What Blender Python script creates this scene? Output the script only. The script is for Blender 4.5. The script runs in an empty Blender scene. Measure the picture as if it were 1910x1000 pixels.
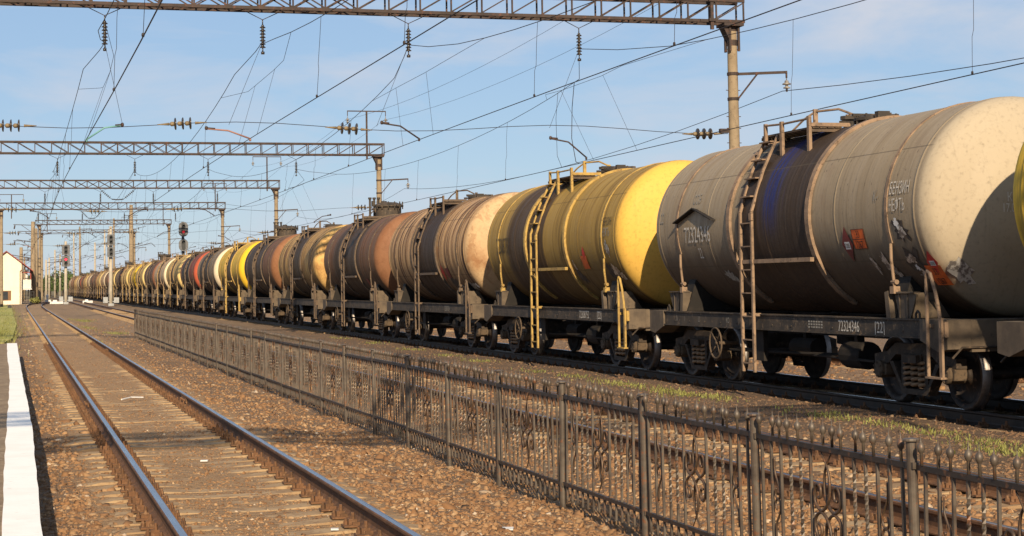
import bpy, bmesh, math, random
import numpy as np
from mathutils import Vector, Matrix
R = math.radians
PI = math.pi
random.seed(7)
rng = np.random.default_rng(7)
scn = bpy.context.scene
COL = scn.collection

# ------------------------------------------------------------------ camera
CAM_H = 1.8129
F, YAW, PITCH, ROLL, CYP = 3208.2, 0.2824, 0.0555, 0.0161, 346.66
cd = bpy.data.cameras.new('camera')
cam = bpy.data.objects.new('camera', cd)
COL.objects.link(cam)
cd.sensor_width = 36.0
cd.lens = 36.0 * F / 1910
cd.shift_y = -(500 - CYP) / 1910
cd.clip_start = 0.1
cd.clip_end = 6000
cam.location = (0, 0, CAM_H)
cam.rotation_euler = (Matrix.Rotation(-YAW, 4, 'Z') @ Matrix.Rotation(PI / 2 + PITCH, 4, 'X') @ Matrix.Rotation(-ROLL, 4, 'Z')).to_euler()
scn.camera = cam

# ------------------------------------------------------------------ light
SUN_EL, SUN_AZ = R(26.5), R(11.5)
sunvec = Vector((-math.sin(SUN_AZ) * math.cos(SUN_EL), -math.cos(SUN_AZ) * math.cos(SUN_EL), math.sin(SUN_EL)))
sl = bpy.data.lights.new('sun', 'SUN')
sl.energy = 4.9
sl.angle = R(0.53)
sl.color = (1.0, 0.80, 0.55)
so = bpy.data.objects.new('sun', sl)
COL.objects.link(so)
so.location = (-30, -60, 60)
so.rotation_euler = sunvec.to_track_quat('Z', 'Y').to_euler()

wd = bpy.data.worlds.new('World')
scn.world = wd
wd.use_nodes = True
nt = wd.node_tree
nt.nodes.clear()
N = nt.nodes.new
L = nt.links.new
wo = N('ShaderNodeOutputWorld')
bg = N('ShaderNodeBackground')
bg.inputs['Strength'].default_value = 0.058
sky = N('ShaderNodeTexSky')
sky.sky_type = 'NISHITA'
sky.sun_disc = False
sky.sun_elevation = SUN_EL
sky.sun_rotation = PI + SUN_AZ
sky.air_density = 1.0
sky.dust_density = 0.15
sky.ozone_density = 2.5
tc = N('ShaderNodeTexCoord')
mp = N('ShaderNodeMapping')
mp.inputs['Rotation'].default_value = (0, R(-6), 0.5)
mp.inputs['Scale'].default_value = (2.2, 2.2, 9.0)
n1 = N('ShaderNodeTexNoise')
n1.inputs['Scale'].default_value = 2.3
n1.inputs['Detail'].default_value = 6
n1.inputs['Roughness'].default_value = 0.58
n1.inputs['Distortion'].default_value = 0.4
rp = N('ShaderNodeValToRGB')
rp.color_ramp.elements[0].position = 0.42
rp.color_ramp.elements[0].color = (0, 0, 0, 1)
rp.color_ramp.elements[1].position = 0.68
rp.color_ramp.elements[1].color = (.95, .95, .95, 1)
mxs = N('ShaderNodeMix')
mxs.data_type = 'RGBA'
mxs.inputs[7].default_value = (6.1, 6.55, 7.5, 1)
L(tc.outputs['Generated'], mp.inputs['Vector'])
L(mp.outputs['Vector'], n1.inputs['Vector'])
L(n1.outputs['Fac'], rp.inputs['Fac'])
L(rp.outputs['Color'], mxs.inputs[0])
# thin even haze of a summer afternoon
hz = N('ShaderNodeMix')
hz.data_type = 'RGBA'
hz.inputs[0].default_value = .62
hz.inputs[7].default_value = (3.35, 4.9, 7.4, 1)
L(sky.outputs['Color'], hz.inputs[6])
L(hz.outputs[2], mxs.inputs[6])
L(mxs.outputs[2], bg.inputs['Color'])
L(bg.outputs['Background'], wo.inputs['Surface'])

scn.view_settings.view_transform = 'Standard'
scn.view_settings.look = 'None'
scn.view_settings.exposure = 0.78
scn.view_settings.gamma = 1.0
scn.view_settings.use_curve_mapping = False
scn.cycles.max_bounces = 6

# ------------------------------------------------------------------ material helpers
ALB = 0.77      # one common albedo factor, balanced against the exposure
class NT:
    def __init__(s, name):
        s.m = bpy.data.materials.new(name)
        s.m.use_nodes = True
        s.t = s.m.node_tree
        s.t.nodes.clear()
        s.out = s.t.nodes.new('ShaderNodeOutputMaterial')
        s.b = s.t.nodes.new('ShaderNodeBsdfPrincipled')
        s.t.links.new(s.b.outputs[0], s.out.inputs[0])
        s.tc = s.t.nodes.new('ShaderNodeTexCoord')
    def n(s, t, **kw):
        x = s.t.nodes.new(t)
        for k, v in kw.items():
            setattr(x, k, v)
        return x
    def l(s, a, b):
        s.t.links.new(a, b)
    def val(s, sock, v):
        if hasattr(v, 'is_output') or isinstance(v, bpy.types.NodeSocket):
            s.l(v, sock)
        else:
            if isinstance(v, tuple) and len(v) == 3 and sock.type == 'RGBA':
                v = (*v, 1)
            sock.default_value = v
    def math(s, op, a, b=0.0, c=0.0, clamp=False):
        x = s.n('ShaderNodeMath', operation=op, use_clamp=clamp)
        s.val(x.inputs[0], a)
        s.val(x.inputs[1], b)
        s.val(x.inputs[2], c)
        return x.outputs[0]
    def mix(s, f, a, b, bt='MIX'):
        x = s.n('ShaderNodeMix', data_type='RGBA', blend_type=bt)
        s.val(x.inputs[0], f)
        s.val(x.inputs[6], a)
        s.val(x.inputs[7], b)
        return x.outputs[2]
    def smooth(s, v, a, b, o0=0.0, o1=1.0):
        x = s.n('ShaderNodeMapRange', interpolation_type='SMOOTHSTEP')
        s.val(x.inputs[0], v)
        s.val(x.inputs[1], a)
        s.val(x.inputs[2], b)
        s.val(x.inputs[3], o0)
        s.val(x.inputs[4], o1)
        return x.outputs[0]
    def noise(s, scale, detail=4, rough=.55, vec=None, mscale=None, loc=None, dist=0.0):
        x = s.n('ShaderNodeTexNoise')
        x.inputs['Scale'].default_value = scale
        x.inputs['Detail'].default_value = detail
        x.inputs['Roughness'].default_value = rough
        x.inputs['Distortion'].default_value = dist
        v = vec or s.tc.outputs['Object']
        if mscale or loc:
            m = s.n('ShaderNodeMapping')
            if mscale: m.inputs['Scale'].default_value = mscale
            if loc: m.inputs['Location'].default_value = loc
            s.l(v, m.inputs['Vector'])
            v = m.outputs['Vector']
        s.l(v, x.inputs['Vector'])
        return x.outputs['Fac']
    def voro(s, scale, feature='F1', vec=None, rand=1.0):
        x = s.n('ShaderNodeTexVoronoi', feature=feature)
        x.inputs['Scale'].default_value = scale
        x.inputs['Randomness'].default_value = rand
        s.l(vec or s.tc.outputs['Object'], x.inputs['Vector'])
        return x
    def ramp(s, f, stops):
        x = s.n('ShaderNodeValToRGB')
        e = x.color_ramp.elements
        while len(e) < len(stops): e.new(0.5)
        for i, (p, c) in enumerate(stops):
            e[i].position = p
            e[i].color = (*c, 1)
        s.val(x.inputs[0], f)
        return x.outputs[0]
    def bump(s, h, strength=.3, dist=.02):
        x = s.n('ShaderNodeBump')
        x.inputs['Strength'].default_value = strength
        x.inputs['Distance'].default_value = dist
        s.l(h, x.inputs['Height'])
        s.l(x.outputs[0], s.b.inputs['Normal'])
    def set(s, col=None, rough=.7, metal=0.0, spec=.4):
        if col is not None: s.val(s.b.inputs['Base Color'], s.mix(1.0, col, (ALB, ALB, ALB), 'MULTIPLY'))
        s.val(s.b.inputs['Roughness'], rough)
        s.val(s.b.inputs['Metallic'], metal)
        s.b.inputs['Specular IOR Level'].default_value = spec
        return s.m

def mottled(name, a, b, scale=3.0, rough=.75, metal=0.0, c=None, bump=.0, spec=.3, lo=.38, hi=.66, world=False):
    t = NT(name)
    v = None
    if world:
        g = t.n('ShaderNodeNewGeometry')
        v = g.outputs['Position']
    f = t.noise(scale, 6, .62, vec=v)
    col = t.mix(t.smooth(f, lo, hi), a, b)
    if c:
        f2 = t.noise(scale * 3.1, 5, .65, vec=v, loc=(3.7, 1.2, 9.1))
        col = t.mix(t.smooth(f2, .54, .68), col, c)
    if bump:
        t.bump(t.noise(scale * 8, 5, .6, vec=v), bump, .01)
    return t.set(col, rough, metal, spec)

# ------------------------------------------------------------------ mesh builder
class MB:
    def __init__(s):
        s.v = []; s.f = []; s.mi = []; s.sm = []
        s.mat = 0; s.smooth = False
    def add(s, vs, fs):
        o = len(s.v)
        s.v.extend([tuple(x) for x in vs])
        for f in fs:
            s.f.append(tuple(i + o for i in f)); s.mi.append(s.mat); s.sm.append(s.smooth)
        return s
    def box(s, a, b, M=None):
        x0, y0, z0 = a; x1, y1, z1 = b
        vs = [(x0, y0, z0), (x1, y0, z0), (x1, y1, z0), (x0, y1, z0), (x0, y0, z1), (x1, y0, z1), (x1, y1, z1), (x0, y1, z1)]
        if M: vs = [tuple(M @ Vector(q)) for q in vs]
        return s.add(vs, [(3, 2, 1, 0), (4, 5, 6, 7), (0, 1, 5, 4), (1, 2, 6, 5), (2, 3, 7, 6), (3, 0, 4, 7)])
    def bar(s, p0, p1, w, h=None, up=(0, 0, 1)):
        h = h or w
        p0 = Vector(p0); p1 = Vector(p1)
        d = (p1 - p0).normalized()
        u = Vector(up)
        if abs(d.dot(u)) > .98: u = Vector((0, 1, 0))
        r = d.cross(u).normalized(); u = r.cross(d)
        vs = []
        for p in (p0, p1):
            for a, b in ((-1, -1), (1, -1), (1, 1), (-1, 1)):
                vs.append(p + r * (a * w / 2) + u * (b * h / 2))
        return s.add(vs, [(3, 2, 1, 0), (4, 5, 6, 7), (0, 1, 5, 4), (1, 2, 6, 5), (2, 3, 7, 6), (3, 0, 4, 7)])
    def tube(s, pts, r, n=8, cap=True, closed=False):
        pts = [Vector(p) for p in pts]
        m = len(pts)
        rr = r if isinstance(r, (list, tuple)) else [r] * m
        t0 = (pts[1] - pts[0]).normalized()
        u = Vector((0, 0, 1)) if abs(t0.z) < .9 else Vector((1, 0, 0))
        u = (u - t0 * u.dot(t0)).normalized()
        vs = []
        for i, p in enumerate(pts):
            if closed: t = (pts[(i + 1) % m] - pts[i - 1]).normalized()
            else: t = (pts[min(i + 1, m - 1)] - pts[max(i - 1, 0)]).normalized()
            u = (u - t * u.dot(t))
            if u.length < 1e-6: u = t.orthogonal()
            u.normalize()
            w = t.cross(u)
            for k in range(n):
                a = 2 * PI * k / n
                vs.append(p + (u * math.cos(a) + w * math.sin(a)) * rr[i])
        fs = []
        for i in range(m if closed else m - 1):
            j = (i + 1) % m
            for k in range(n):
                k2 = (k + 1) % n
                fs.append((i * n + k, i * n + k2, j * n + k2, j * n + k))
        if cap and not closed:
            fs.append(tuple(range(n - 1, -1, -1)))
            fs.append(tuple((m - 1) * n + k for k in range(n)))
        return s.add(vs, fs)
    def lathe(s, prof, n=24, axis='Z', c=(0, 0, 0), a0=0.0, a1=None, close=True):
        """prof: list of (radius, along)"""
        full = a1 is None
        vs = []
        cnt = n if full else n + 1
        for (r, h) in prof:
            for k in range(cnt):
                a = a0 + (2 * PI if full else (a1 - a0)) * k / n
                x, y = r * math.cos(a), r * math.sin(a)
                if axis == 'Z': p = (x, y, h)
                elif axis == 'Y': p = (x, h, y)
                else: p = (h, x, y)
                vs.append((p[0] + c[0], p[1] + c[1], p[2] + c[2]))
        fs = []
        for i in range(len(prof) - 1):
            for k in range(n):
                k2 = (k + 1) % cnt
                fs.append((i * cnt + k, i * cnt + k2, (i + 1) * cnt + k2, (i + 1) * cnt + k))
        if full and close:
            if prof[0][0] > 1e-5: fs.append(tuple(range(n - 1, -1, -1)))
            if prof[-1][0] > 1e-5: fs.append(tuple((len(prof) - 1) * cnt + k for k in range(n)))
        return s.add(vs, fs)
    def prism(s, poly, plane, a, b):
        """extrude a 2-D polygon: plane 'YZ' along x a..b, 'XZ' along y, 'XY' along z"""
        n = len(poly)
        vs = []
        for h in (a, b):
            for (u, v) in poly:
                vs.append({'YZ': (h, u, v), 'XZ': (u, h, v), 'XY': (u, v, h)}[plane])
        fs = [tuple(range(n - 1, -1, -1)), tuple(range(n, 2 * n))]
        for i in range(n):
            j = (i + 1) % n
            fs.append((i, j, n + j, n + i))
        return s.add(vs, fs)
    def mesh(s, name, mats):
        me = bpy.data.meshes.new(name)
        me.from_pydata(s.v, [], s.f)
        if not isinstance(mats, (list, tuple)): mats = [mats]
        for m in mats: me.materials.append(m)
        if len(mats) > 1: me.polygons.foreach_set('material_index', s.mi)
        me.polygons.foreach_set('use_smooth', s.sm)
        bm = bmesh.new(); bm.from_mesh(me)
        bmesh.ops.recalc_face_normals(bm, faces=bm.faces[:])
        bm.to_mesh(me); bm.free()
        me.update()
        return me
    def build(s, name, mats, parent=None, loc=None):
        o = bpy.data.objects.new(name, s.mesh(name, mats))
        COL.objects.link(o)
        if parent is not None: o.parent = parent
        if loc is not None: o.location = loc
        return o

def np_mesh(name, V, Fc, mat):
    """V (n,3) float, Fc (m,k) int, all faces with k corners"""
    me = bpy.data.meshes.new(name)
    m, k = Fc.shape
    me.vertices.add(len(V)); me.vertices.foreach_set('co', np.ascontiguousarray(V, dtype=np.float32).ravel())
    me.loops.add(m * k); me.loops.foreach_set('vertex_index', np.ascontiguousarray(Fc, dtype=np.int32).ravel())
    me.polygons.add(m); me.polygons.foreach_set('loop_start', np.arange(0, m * k, k, dtype=np.int32))
    me.materials.append(mat)
    me.update(calc_edges=True)
    return me

def tag(o, label=None, cat=None, group=None, kind=None):
    if label: o['label'] = label
    if cat: o['category'] = cat
    if group: o['group'] = group
    if kind: o['kind'] = kind
    return o
def empty(name, loc=(0, 0, 0), parent=None, rz=0.0):
    o = bpy.data.objects.new(name, None)
    o.empty_display_size = .3
    COL.objects.link(o)
    o.location = loc
    o.rotation_euler = (0, 0, rz)
    if parent is not None: o.parent = parent
    return o
def inst(src, parent=None, loc=None, rz=None):
    c = src.copy()
    COL.objects.link(c)
    c.parent = parent
    if loc is not None: c.location = loc
    if rz is not None: c.rotation_euler = (0, 0, rz)
    return c
def copy_tree(o, parent=None):
    c = o.copy(); COL.objects.link(c); c.parent = parent
    for ch in list(o.children): copy_tree(ch, c)
    return c

_fdg = None
def text_2d(body, size=1.0, xs=1.0, grid=None):
    """flat lettering as (verts2d, faces), lower-left at the origin"""
    cu = bpy.data.curves.new('txt', 'FONT')
    cu.body = body; cu.size = size; cu.resolution_u = 3; cu.fill_mode = 'FRONT'
    ob = bpy.data.objects.new('txt', cu)
    COL.objects.link(ob)
    dg = bpy.context.evaluated_depsgraph_get()
    me = bpy.data.meshes.new_from_object(ob.evaluated_get(dg))
    bm = bmesh.new(); bm.from_mesh(me)
    if grid:
        z = min(v.co.y for v in bm.verts) + grid
        top = max(v.co.y for v in bm.verts)
        while z < top:
            bmesh.ops.bisect_plane(bm, geom=bm.verts[:] + bm.edges[:] + bm.faces[:], plane_co=(0, z, 0), plane_no=(0, 1, 0))
            z += grid
    bm.verts.index_update()
    vs = [(v.co.x * xs, v.co.y) for v in bm.verts]
    fs = [tuple(v.index for v in f.verts) for f in bm.faces]
    bm.free()
    bpy.data.objects.remove(ob); bpy.data.curves.remove(cu); bpy.data.meshes.remove(me)
    x0 = min(v[0] for v in vs); x1 = max(v[0] for v in vs)
    vs = [(v[0] - x0, v[1]) for v in vs]
    return vs, fs, x1 - x0

# ------------------------------------------------------------------ materials
def m_ground():
    t = NT('earth_and_ballast')
    g = t.n('ShaderNodeNewGeometry')
    pos = g.outputs['Position']
    vo = t.voro(11.0, vec=pos)
    col = t.ramp(vo.outputs['Color'], [(0, (.15, .085, .045)), (.35, (.25, .15, .085)), (.7, (.33, .215, .13)), (1, (.44, .32, .21))])
    big = t.noise(.55, 6, .62, vec=pos)
    col = t.mix(t.smooth(big, .36, .68, 0, .75), col, (.21, .145, .092))
    fine = t.noise(45, 5, .7, vec=pos)
    col = t.mix(t.smooth(fine, .35, .7, 0, .5), col, (.10, .062, .038))
    sx0 = t.n('ShaderNodeSeparateXYZ'); t.l(pos, sx0.inputs[0])
    d0 = t.math('ABSOLUTE', t.math('SUBTRACT', sx0.outputs[0], 1.989))
    bedm = t.math('MULTIPLY', t.smooth(d0, 1.55, 1.2), t.smooth(t.noise(2.2, 6, .65, vec=pos), .3, .6, .55, 1))
    col = t.mix(t.math('MULTIPLY', bedm, .8), col, t.mix(fine, (.48, .315, .17), (.30, .185, .095)))
    # oily dark strip along the train's track
    sx = t.n('ShaderNodeSeparateXYZ'); t.l(pos, sx.inputs[0])
    oil = t.math('MULTIPLY', t.smooth(sx.outputs[0], 8.6, 10.2), t.smooth(sx.outputs[0], 15.5, 14.2))
    oil = t.math('MULTIPLY', oil, t.smooth(t.noise(1.3, 5, .6, vec=pos), .3, .6, .45, .85))
    col = t.mix(oil, col, (.135, .093, .065))
    # far away: dry grey earth with grass
    mid = t.smooth(sx.outputs[1], 45, 110)
    col = t.mix(t.math('MULTIPLY', mid, .6), col, (.31, .22, .14))
    far = t.smooth(sx.outputs[1], 260, 420)
    col = t.mix(t.math('MULTIPLY', far, .8), col, (.17, .15, .09))
    h = t.math('SUBTRACT', t.math('MULTIPLY', t.noise(24, 6, .7, vec=pos), 1.0), t.math('MULTIPLY', vo.outputs['Distance'], .8))
    t.bump(h, .8, .05)
    return t.set(col, .92, 0, .2)
M = {}
M['ground'] = m_ground()
def m_stone():
    t = NT('crushed_stone')
    g = t.n('ShaderNodeNewGeometry')
    r = g.outputs['Random Per Island']
    col = t.ramp(r, [(0, (.16, .082, .038)), (.25, (.25, .132, .060)), (.55, (.32, .180, .086)), (.85, (.38, .235, .12)), (.97, (.45, .32, .19)), (1, (.58, .50, .40))])
    f = t.noise(18, 5, .65, vec=g.outputs['Position'])
    col = t.mix(t.smooth(f, .4, .7, 0, .55), col, (.19, .105, .055))
    sx = t.n('ShaderNodeSeparateXYZ'); t.l(g.outputs['Position'], sx.inputs[0])
    oil = t.math('MULTIPLY', t.smooth(sx.outputs[0], 8.6, 10.2, 0, .6), t.smooth(sx.outputs[0], 15.5, 14.2))
    col = t.mix(oil, col, (.12, .082, .058))
    big = t.noise(.5, 5, .6, vec=g.outputs['Position'])
    col = t.mix(t.smooth(big, .42, .7, 0, .5), col, (.17, .098, .055))
    t.bump(f, .4, .01)
    return t.set(col, .9, 0, .25)
M['stone'] = m_stone()
M['sleeper'] = mottled('sleeper_concrete', (.38, .27, .155), (.27, .175, .095), 4, .9, c=(.21, .125, .066), bump=.4, world=True)
M['rust'] = mottled('rail_rust', (.15, .072, .034), (.085, .045, .026), 6, .8, c=(.21, .115, .06), bump=.2, world=True)
M['rail_dark'] = mottled('oily_rail_rust', (.040, .028, .021), (.022, .018, .015), 5, .6, bump=.2, world=True)
def m_railtop():
    t = NT('worn_rail_steel')
    f = t.noise(2.5, 4, .5, mscale=(12, .6, 1))
    t.set(t.mix(f, (.34, .35, .38), (.55, .56, .60)), t.smooth(f, .3, .7, .2, .34), 1.0, .5)
    return t.m
M['railtop'] = m_railtop()
M['fasten'] = mottled('fastening_rust', (.17, .085, .042), (.10, .055, .03), 9, .9, c=(.25, .15, .085), world=True)
def m_edge():
    t = NT('white_edge_paint')
    g = t.n('ShaderNodeNewGeometry')
    pos = g.outputs['Position']
    sx = t.n('ShaderNodeSeparateXYZ'); t.l(pos, sx.inputs[0])
    f = t.noise(2.2, 6, .6, vec=pos); f2 = t.noise(13, 5, .65, vec=pos)
    col = t.mix(t.smooth(f, .4, .7), (.95, .94, .92), (.88, .87, .84))
    col = t.mix(t.smooth(f2, .62, .74, 0, .5), col, (.50, .46, .40))
    fr = t.math('FRACT', t.math('MULTIPLY', t.math('ADD', sx.outputs[1], .4), .42))
    ln = t.smooth(t.math('ABSOLUTE', t.math('SUBTRACT', fr, .5)), .011, .004)
    col = t.mix(t.math('MULTIPLY', ln, t.smooth(f2, .4, .7, 0, .15)), col, (.45, .42, .38))
    t.bump(f2, .35, .012)
    return t.set(col, .82, 0, .25)
M['white_paint'] = m_edge()
M['platform'] = mottled('platform_grit', (.26, .19, .12), (.19, .135, .085), 3, .95, c=(.36, .28, .19), bump=.8)
M['fence'] = mottled('fence_metal', (.118, .096, .074), (.062, .046, .034), 5, .5, .2, c=(.17, .075, .035), bump=.1, spec=.5, world=True)
M['fence_rail'] = mottled('fence_rail_metal', (.050, .036, .027), (.03, .024, .02), 6, .55, .3, c=(.16, .075, .035), spec=.5, world=True)
M['steel'] = mottled('gantry_steel', (.066, .047, .041), (.042, .032, .029), 2.0, .7, .2, c=(.13, .06, .04))
M['concrete'] = mottled('pole_concrete', (.30, .235, .155), (.24, .185, .12), 1.6, .9, c=(.17, .125, .08), bump=.3)
M['concrete_pale'] = mottled('pale_pole_concrete', (.46, .41, .33), (.36, .32, .25), 1.6, .9)
M['wire'] = mottled('wire_copper', (.03, .025, .025), (.05, .035, .03), 2, .6, .3)
M['insul'] = mottled('insulator_glaze', (.025, .02, .018), (.05, .04, .03), 6, .25, spec=.6)
M['insul_tan'] = mottled('insulator_cap', (.24, .18, .10), (.15, .115, .07), 6, .55)
M['insul_white'] = mottled('insulator_porcelain', (.30, .28, .25), (.12, .10, .09), 6, .3)
M['teal'] = mottled('teal_paint', (.13, .33, .34), (.16, .36, .35), 3, .5)
M['pink'] = mottled('faded_red_paint', (.30, .15, .12), (.36, .20, .16), 3, .6)
M['frame'] = mottled('wagon_frame_paint', (.040, .034, .029), (.075, .058, .043), 2.2, .75, c=(.16, .115, .075), bump=.15, lo=.42, hi=.62)
M['frame_dusty'] = mottled('dusty_frame_paint', (.15, .115, .08), (.085, .066, .05), 2.4, .85, c=(.075, .06, .048), bump=.15)
M['bogie'] = mottled('bogie_cast_steel', (.034, .026, .020), (.066, .048, .034), 3.2, .75, .1, c=(.13, .09, .06), bump=.3)
M['bogie_dust'] = mottled('bogie_dusty_steel', (.12, .085, .055), (.06, .044, .031), 5, .9, c=(.05, .04, .03), bump=.3)
M['spring'] = mottled('spring_steel', (.27, .175, .10), (.15, .095, .056), 6, .75)
M['wheel'] = mottled('wheel_steel', (.025, .020, .018), (.052, .038, .029), 4, .6, .3, c=(.15, .09, .055))
M['tread'] = mottled('wheel_tread', (.30, .28, .27), (.18, .165, .155), 6, .55, 1.0)
M['under'] = mottled('underframe_grime', (.012, .010, .009), (.024, .019, .015), 4, .8)
M['letter_white'] = mottled('stencil_white', (.66, .62, .55), (.44, .40, .35), 12, .8, lo=.40, hi=.75)
M['letter_dim'] = mottled('stencil_faded', (.36, .34, .30), (.24, .22, .19), 14, .8)
M['letter_dark'] = mottled('stencil_dark', (.045, .04, .03), (.10, .08, .045), 12, .8)
M['orange'] = mottled('orange_plate', (.78, .15, .025), (.50, .10, .025), 7, .6)
M['red'] = mottled('red_plate', (.62, .035, .03), (.42, .03, .03), 5, .5)
M['red_dull'] = mottled('dull_red_plate', (.20, .035, .03), (.13, .03, .028), 5, .6)
M['plate_white'] = mottled('white_plate', (.75, .74, .72), (.6, .6, .6), 9, .6)
M['plate_black'] = mottled('plate_black', (.02, .018, .018), (.03, .03, .03), 9, .6)
M['foil'] = mottled('torn_foil', (.62, .60, .57), (.20, .18, .17), 14, .35, .5, lo=.45, hi=.55)
M['soot'] = mottled('sooty_patch', (.035, .026, .022), (.09, .07, .055), 7, .7)
M['grass_blade'] = mottled('weed_leaf', (.27, .27, .075), (.14, .15, .045), 4, .7, world=True)
M['grass_field'] = mottled('grass_field', (.27, .30, .07), (.48, .42, .15), .45, .95, c=(.33, .24, .12), bump=.5, world=True)
M['leaf'] = mottled('tree_leaf', (.07, .115, .035), (.11, .15, .05), .5, .8, world=True)
M['bark'] = mottled('tree_bark', (.10, .07, .05), (.06, .045, .03), 3, .9)
M['plaster'] = mottled('cream_plaster', (.80, .74, .60), (.75, .69, .55), 1.2, .85)
M['plaster_white'] = mottled('white_plaster', (.72, .70, .66), (.64, .61, .56), 1.2, .85)
M['roof_red'] = mottled('red_roof_sheet', (.30, .06, .045), (.22, .05, .04), 2, .6)
M['glass'] = mottled('window_glass', (.03, .035, .04), (.05, .055, .06), 1, .15, spec=.6)
M['wood'] = mottled('brown_shutter', (.24, .13, .06), (.18, .10, .05), 3, .7)
M['grey_paint'] = mottled('grey_cabinet_paint', (.36, .38, .40), (.30, .32, .33), 3, .6)
M['signal_black'] = mottled('signal_black', (.022, .024, .026), (.04, .042, .045), 4, .5)
M['signal_grey'] = mottled('signal_hood_grey', (.10, .105, .115), (.17, .175, .185), 4, .5)
def m_lamp(nm, e):
    t = NT(nm)
    t.set((.8 * e / 2.2, .02, .03), .3)
    t.b.inputs['Emission Color'].default_value = (1, .03, .05, 1)
    t.b.inputs['Emission Strength'].default_value = e
    return t.m
M['lamp'] = m_lamp('red_signal_lamp', 2.2)
M['lamp_dim'] = m_lamp('weak_red_signal_lamp', .28)
M['yellow_paint'] = mottled('yellow_wagon_paint', (.46, .31, .085), (.30, .19, .06), 5, .65, c=(.16, .095, .04))
M['ochre_paint'] = mottled('ochre_wagon_steel', (.36, .25, .11), (.24, .16, .08), 4, .7, c=(.13, .09, .055))
M['beige_paint'] = mottled('pinkish_beige_steel', (.30, .205, .135), (.18, .125, .085), 4, .75, c=(.10, .068, .046))
M['brown_paint'] = mottled('brown_wagon_steel', (.13, .09, .06), (.08, .06, .045), 4, .75, c=(.22, .15, .09))

# ------------------------------------------------------------------ ground, with the profile of the embankments
def smooth01(a, b, x):
    t = np.clip((x - a) / (b - a), 0, 1)
    return t * t * (3 - 2 * t)
_ns = [(rng.uniform(.2, 3.2), rng.uniform(.2, 3.2), rng.uniform(0, 6.28)) for _ in range(26)]
def bumpy(X, Y):
    z = np.zeros_like(X)
    for i, (a, b, p) in enumerate(_ns):
        z += np.sin(a * X * (1 if i % 2 else -1) + b * Y + p) / (1 + .5 * math.hypot(a, b))
    return z / 6
TR = [1.989, 7.65, 13.061, 18.6]          # the four track centres
def ground_z(X, Y):
    X = np.asarray(X, float); Y = np.asarray(Y, float)
    z = np.full(np.broadcast(X, Y).shape, -.205)
    X = X + 0 * Y; Y = Y + 0 * X
    z = z - .10 * smooth01(3.3, 4.5, X) * (1 - smooth01(5.2, 6.2, X))
    z = z + .04 * smooth01(8.9, 9.8, X) * (1 - smooth01(12.02, 12.2, X))
    z = z - .08 * smooth01(14.4, 15.2, X) * (1 - smooth01(16.3, 17.2, X))
    z = z - .5 * smooth01(21, 26, X)
    z = z - .03 * (1 - smooth01(-.1, .9, X))
    inner = 1 - smooth01(1.2, 1.7, np.abs(X - TR[0]))
    z = z + inner * (-.002 + .030 * smooth01(30, 58, Y) + .010 * np.sin(Y * 2.7 + X * 3.1) * np.sin(X * 4.3 - Y * 1.3))
    k = np.ones_like(X)
    for c in TR[:2]:
        k = np.minimum(k, .25 + .75 * smooth01(1.0, 1.6, np.abs(X - c)))
    return z + bumpy(X, Y) * .045 * k
xs = np.unique(np.concatenate([np.array([-900, -400, -150, -60, -25, -10, -4, -1]), np.arange(-.2, 12.0, .17), np.arange(12, 22, .4), np.array([23, 26, 32, 45, 80, 160, 400, 900, 1800])]))
ys = np.unique(np.concatenate([np.array([-60, -20, -5, 2]), np.arange(6, 34, .2), np.arange(34, 80, .6), np.arange(80, 300, 4.0), np.array([330, 380, 450, 600, 900, 1500, 2600, 4200])]))
GX, GY = np.meshgrid(xs, ys)
GZ = ground_z(GX, GY)
V = np.stack([GX.ravel(), GY.ravel(), GZ.ravel()], 1)
nx, ny = len(xs), len(ys)
idx = np.arange(nx * ny).reshape(ny, nx)
Fq = np.stack([idx[:-1, :-1].ravel(), idx[:-1, 1:].ravel(), idx[1:, 1:].ravel(), idx[1:, :-1].ravel()], 1)
go = bpy.data.objects.new('ground', np_mesh('ground', V, Fq, M['ground']))
COL.objects.link(go)
tag(go, 'brown stony earth under the railway yard', 'ground', kind='structure')

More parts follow.
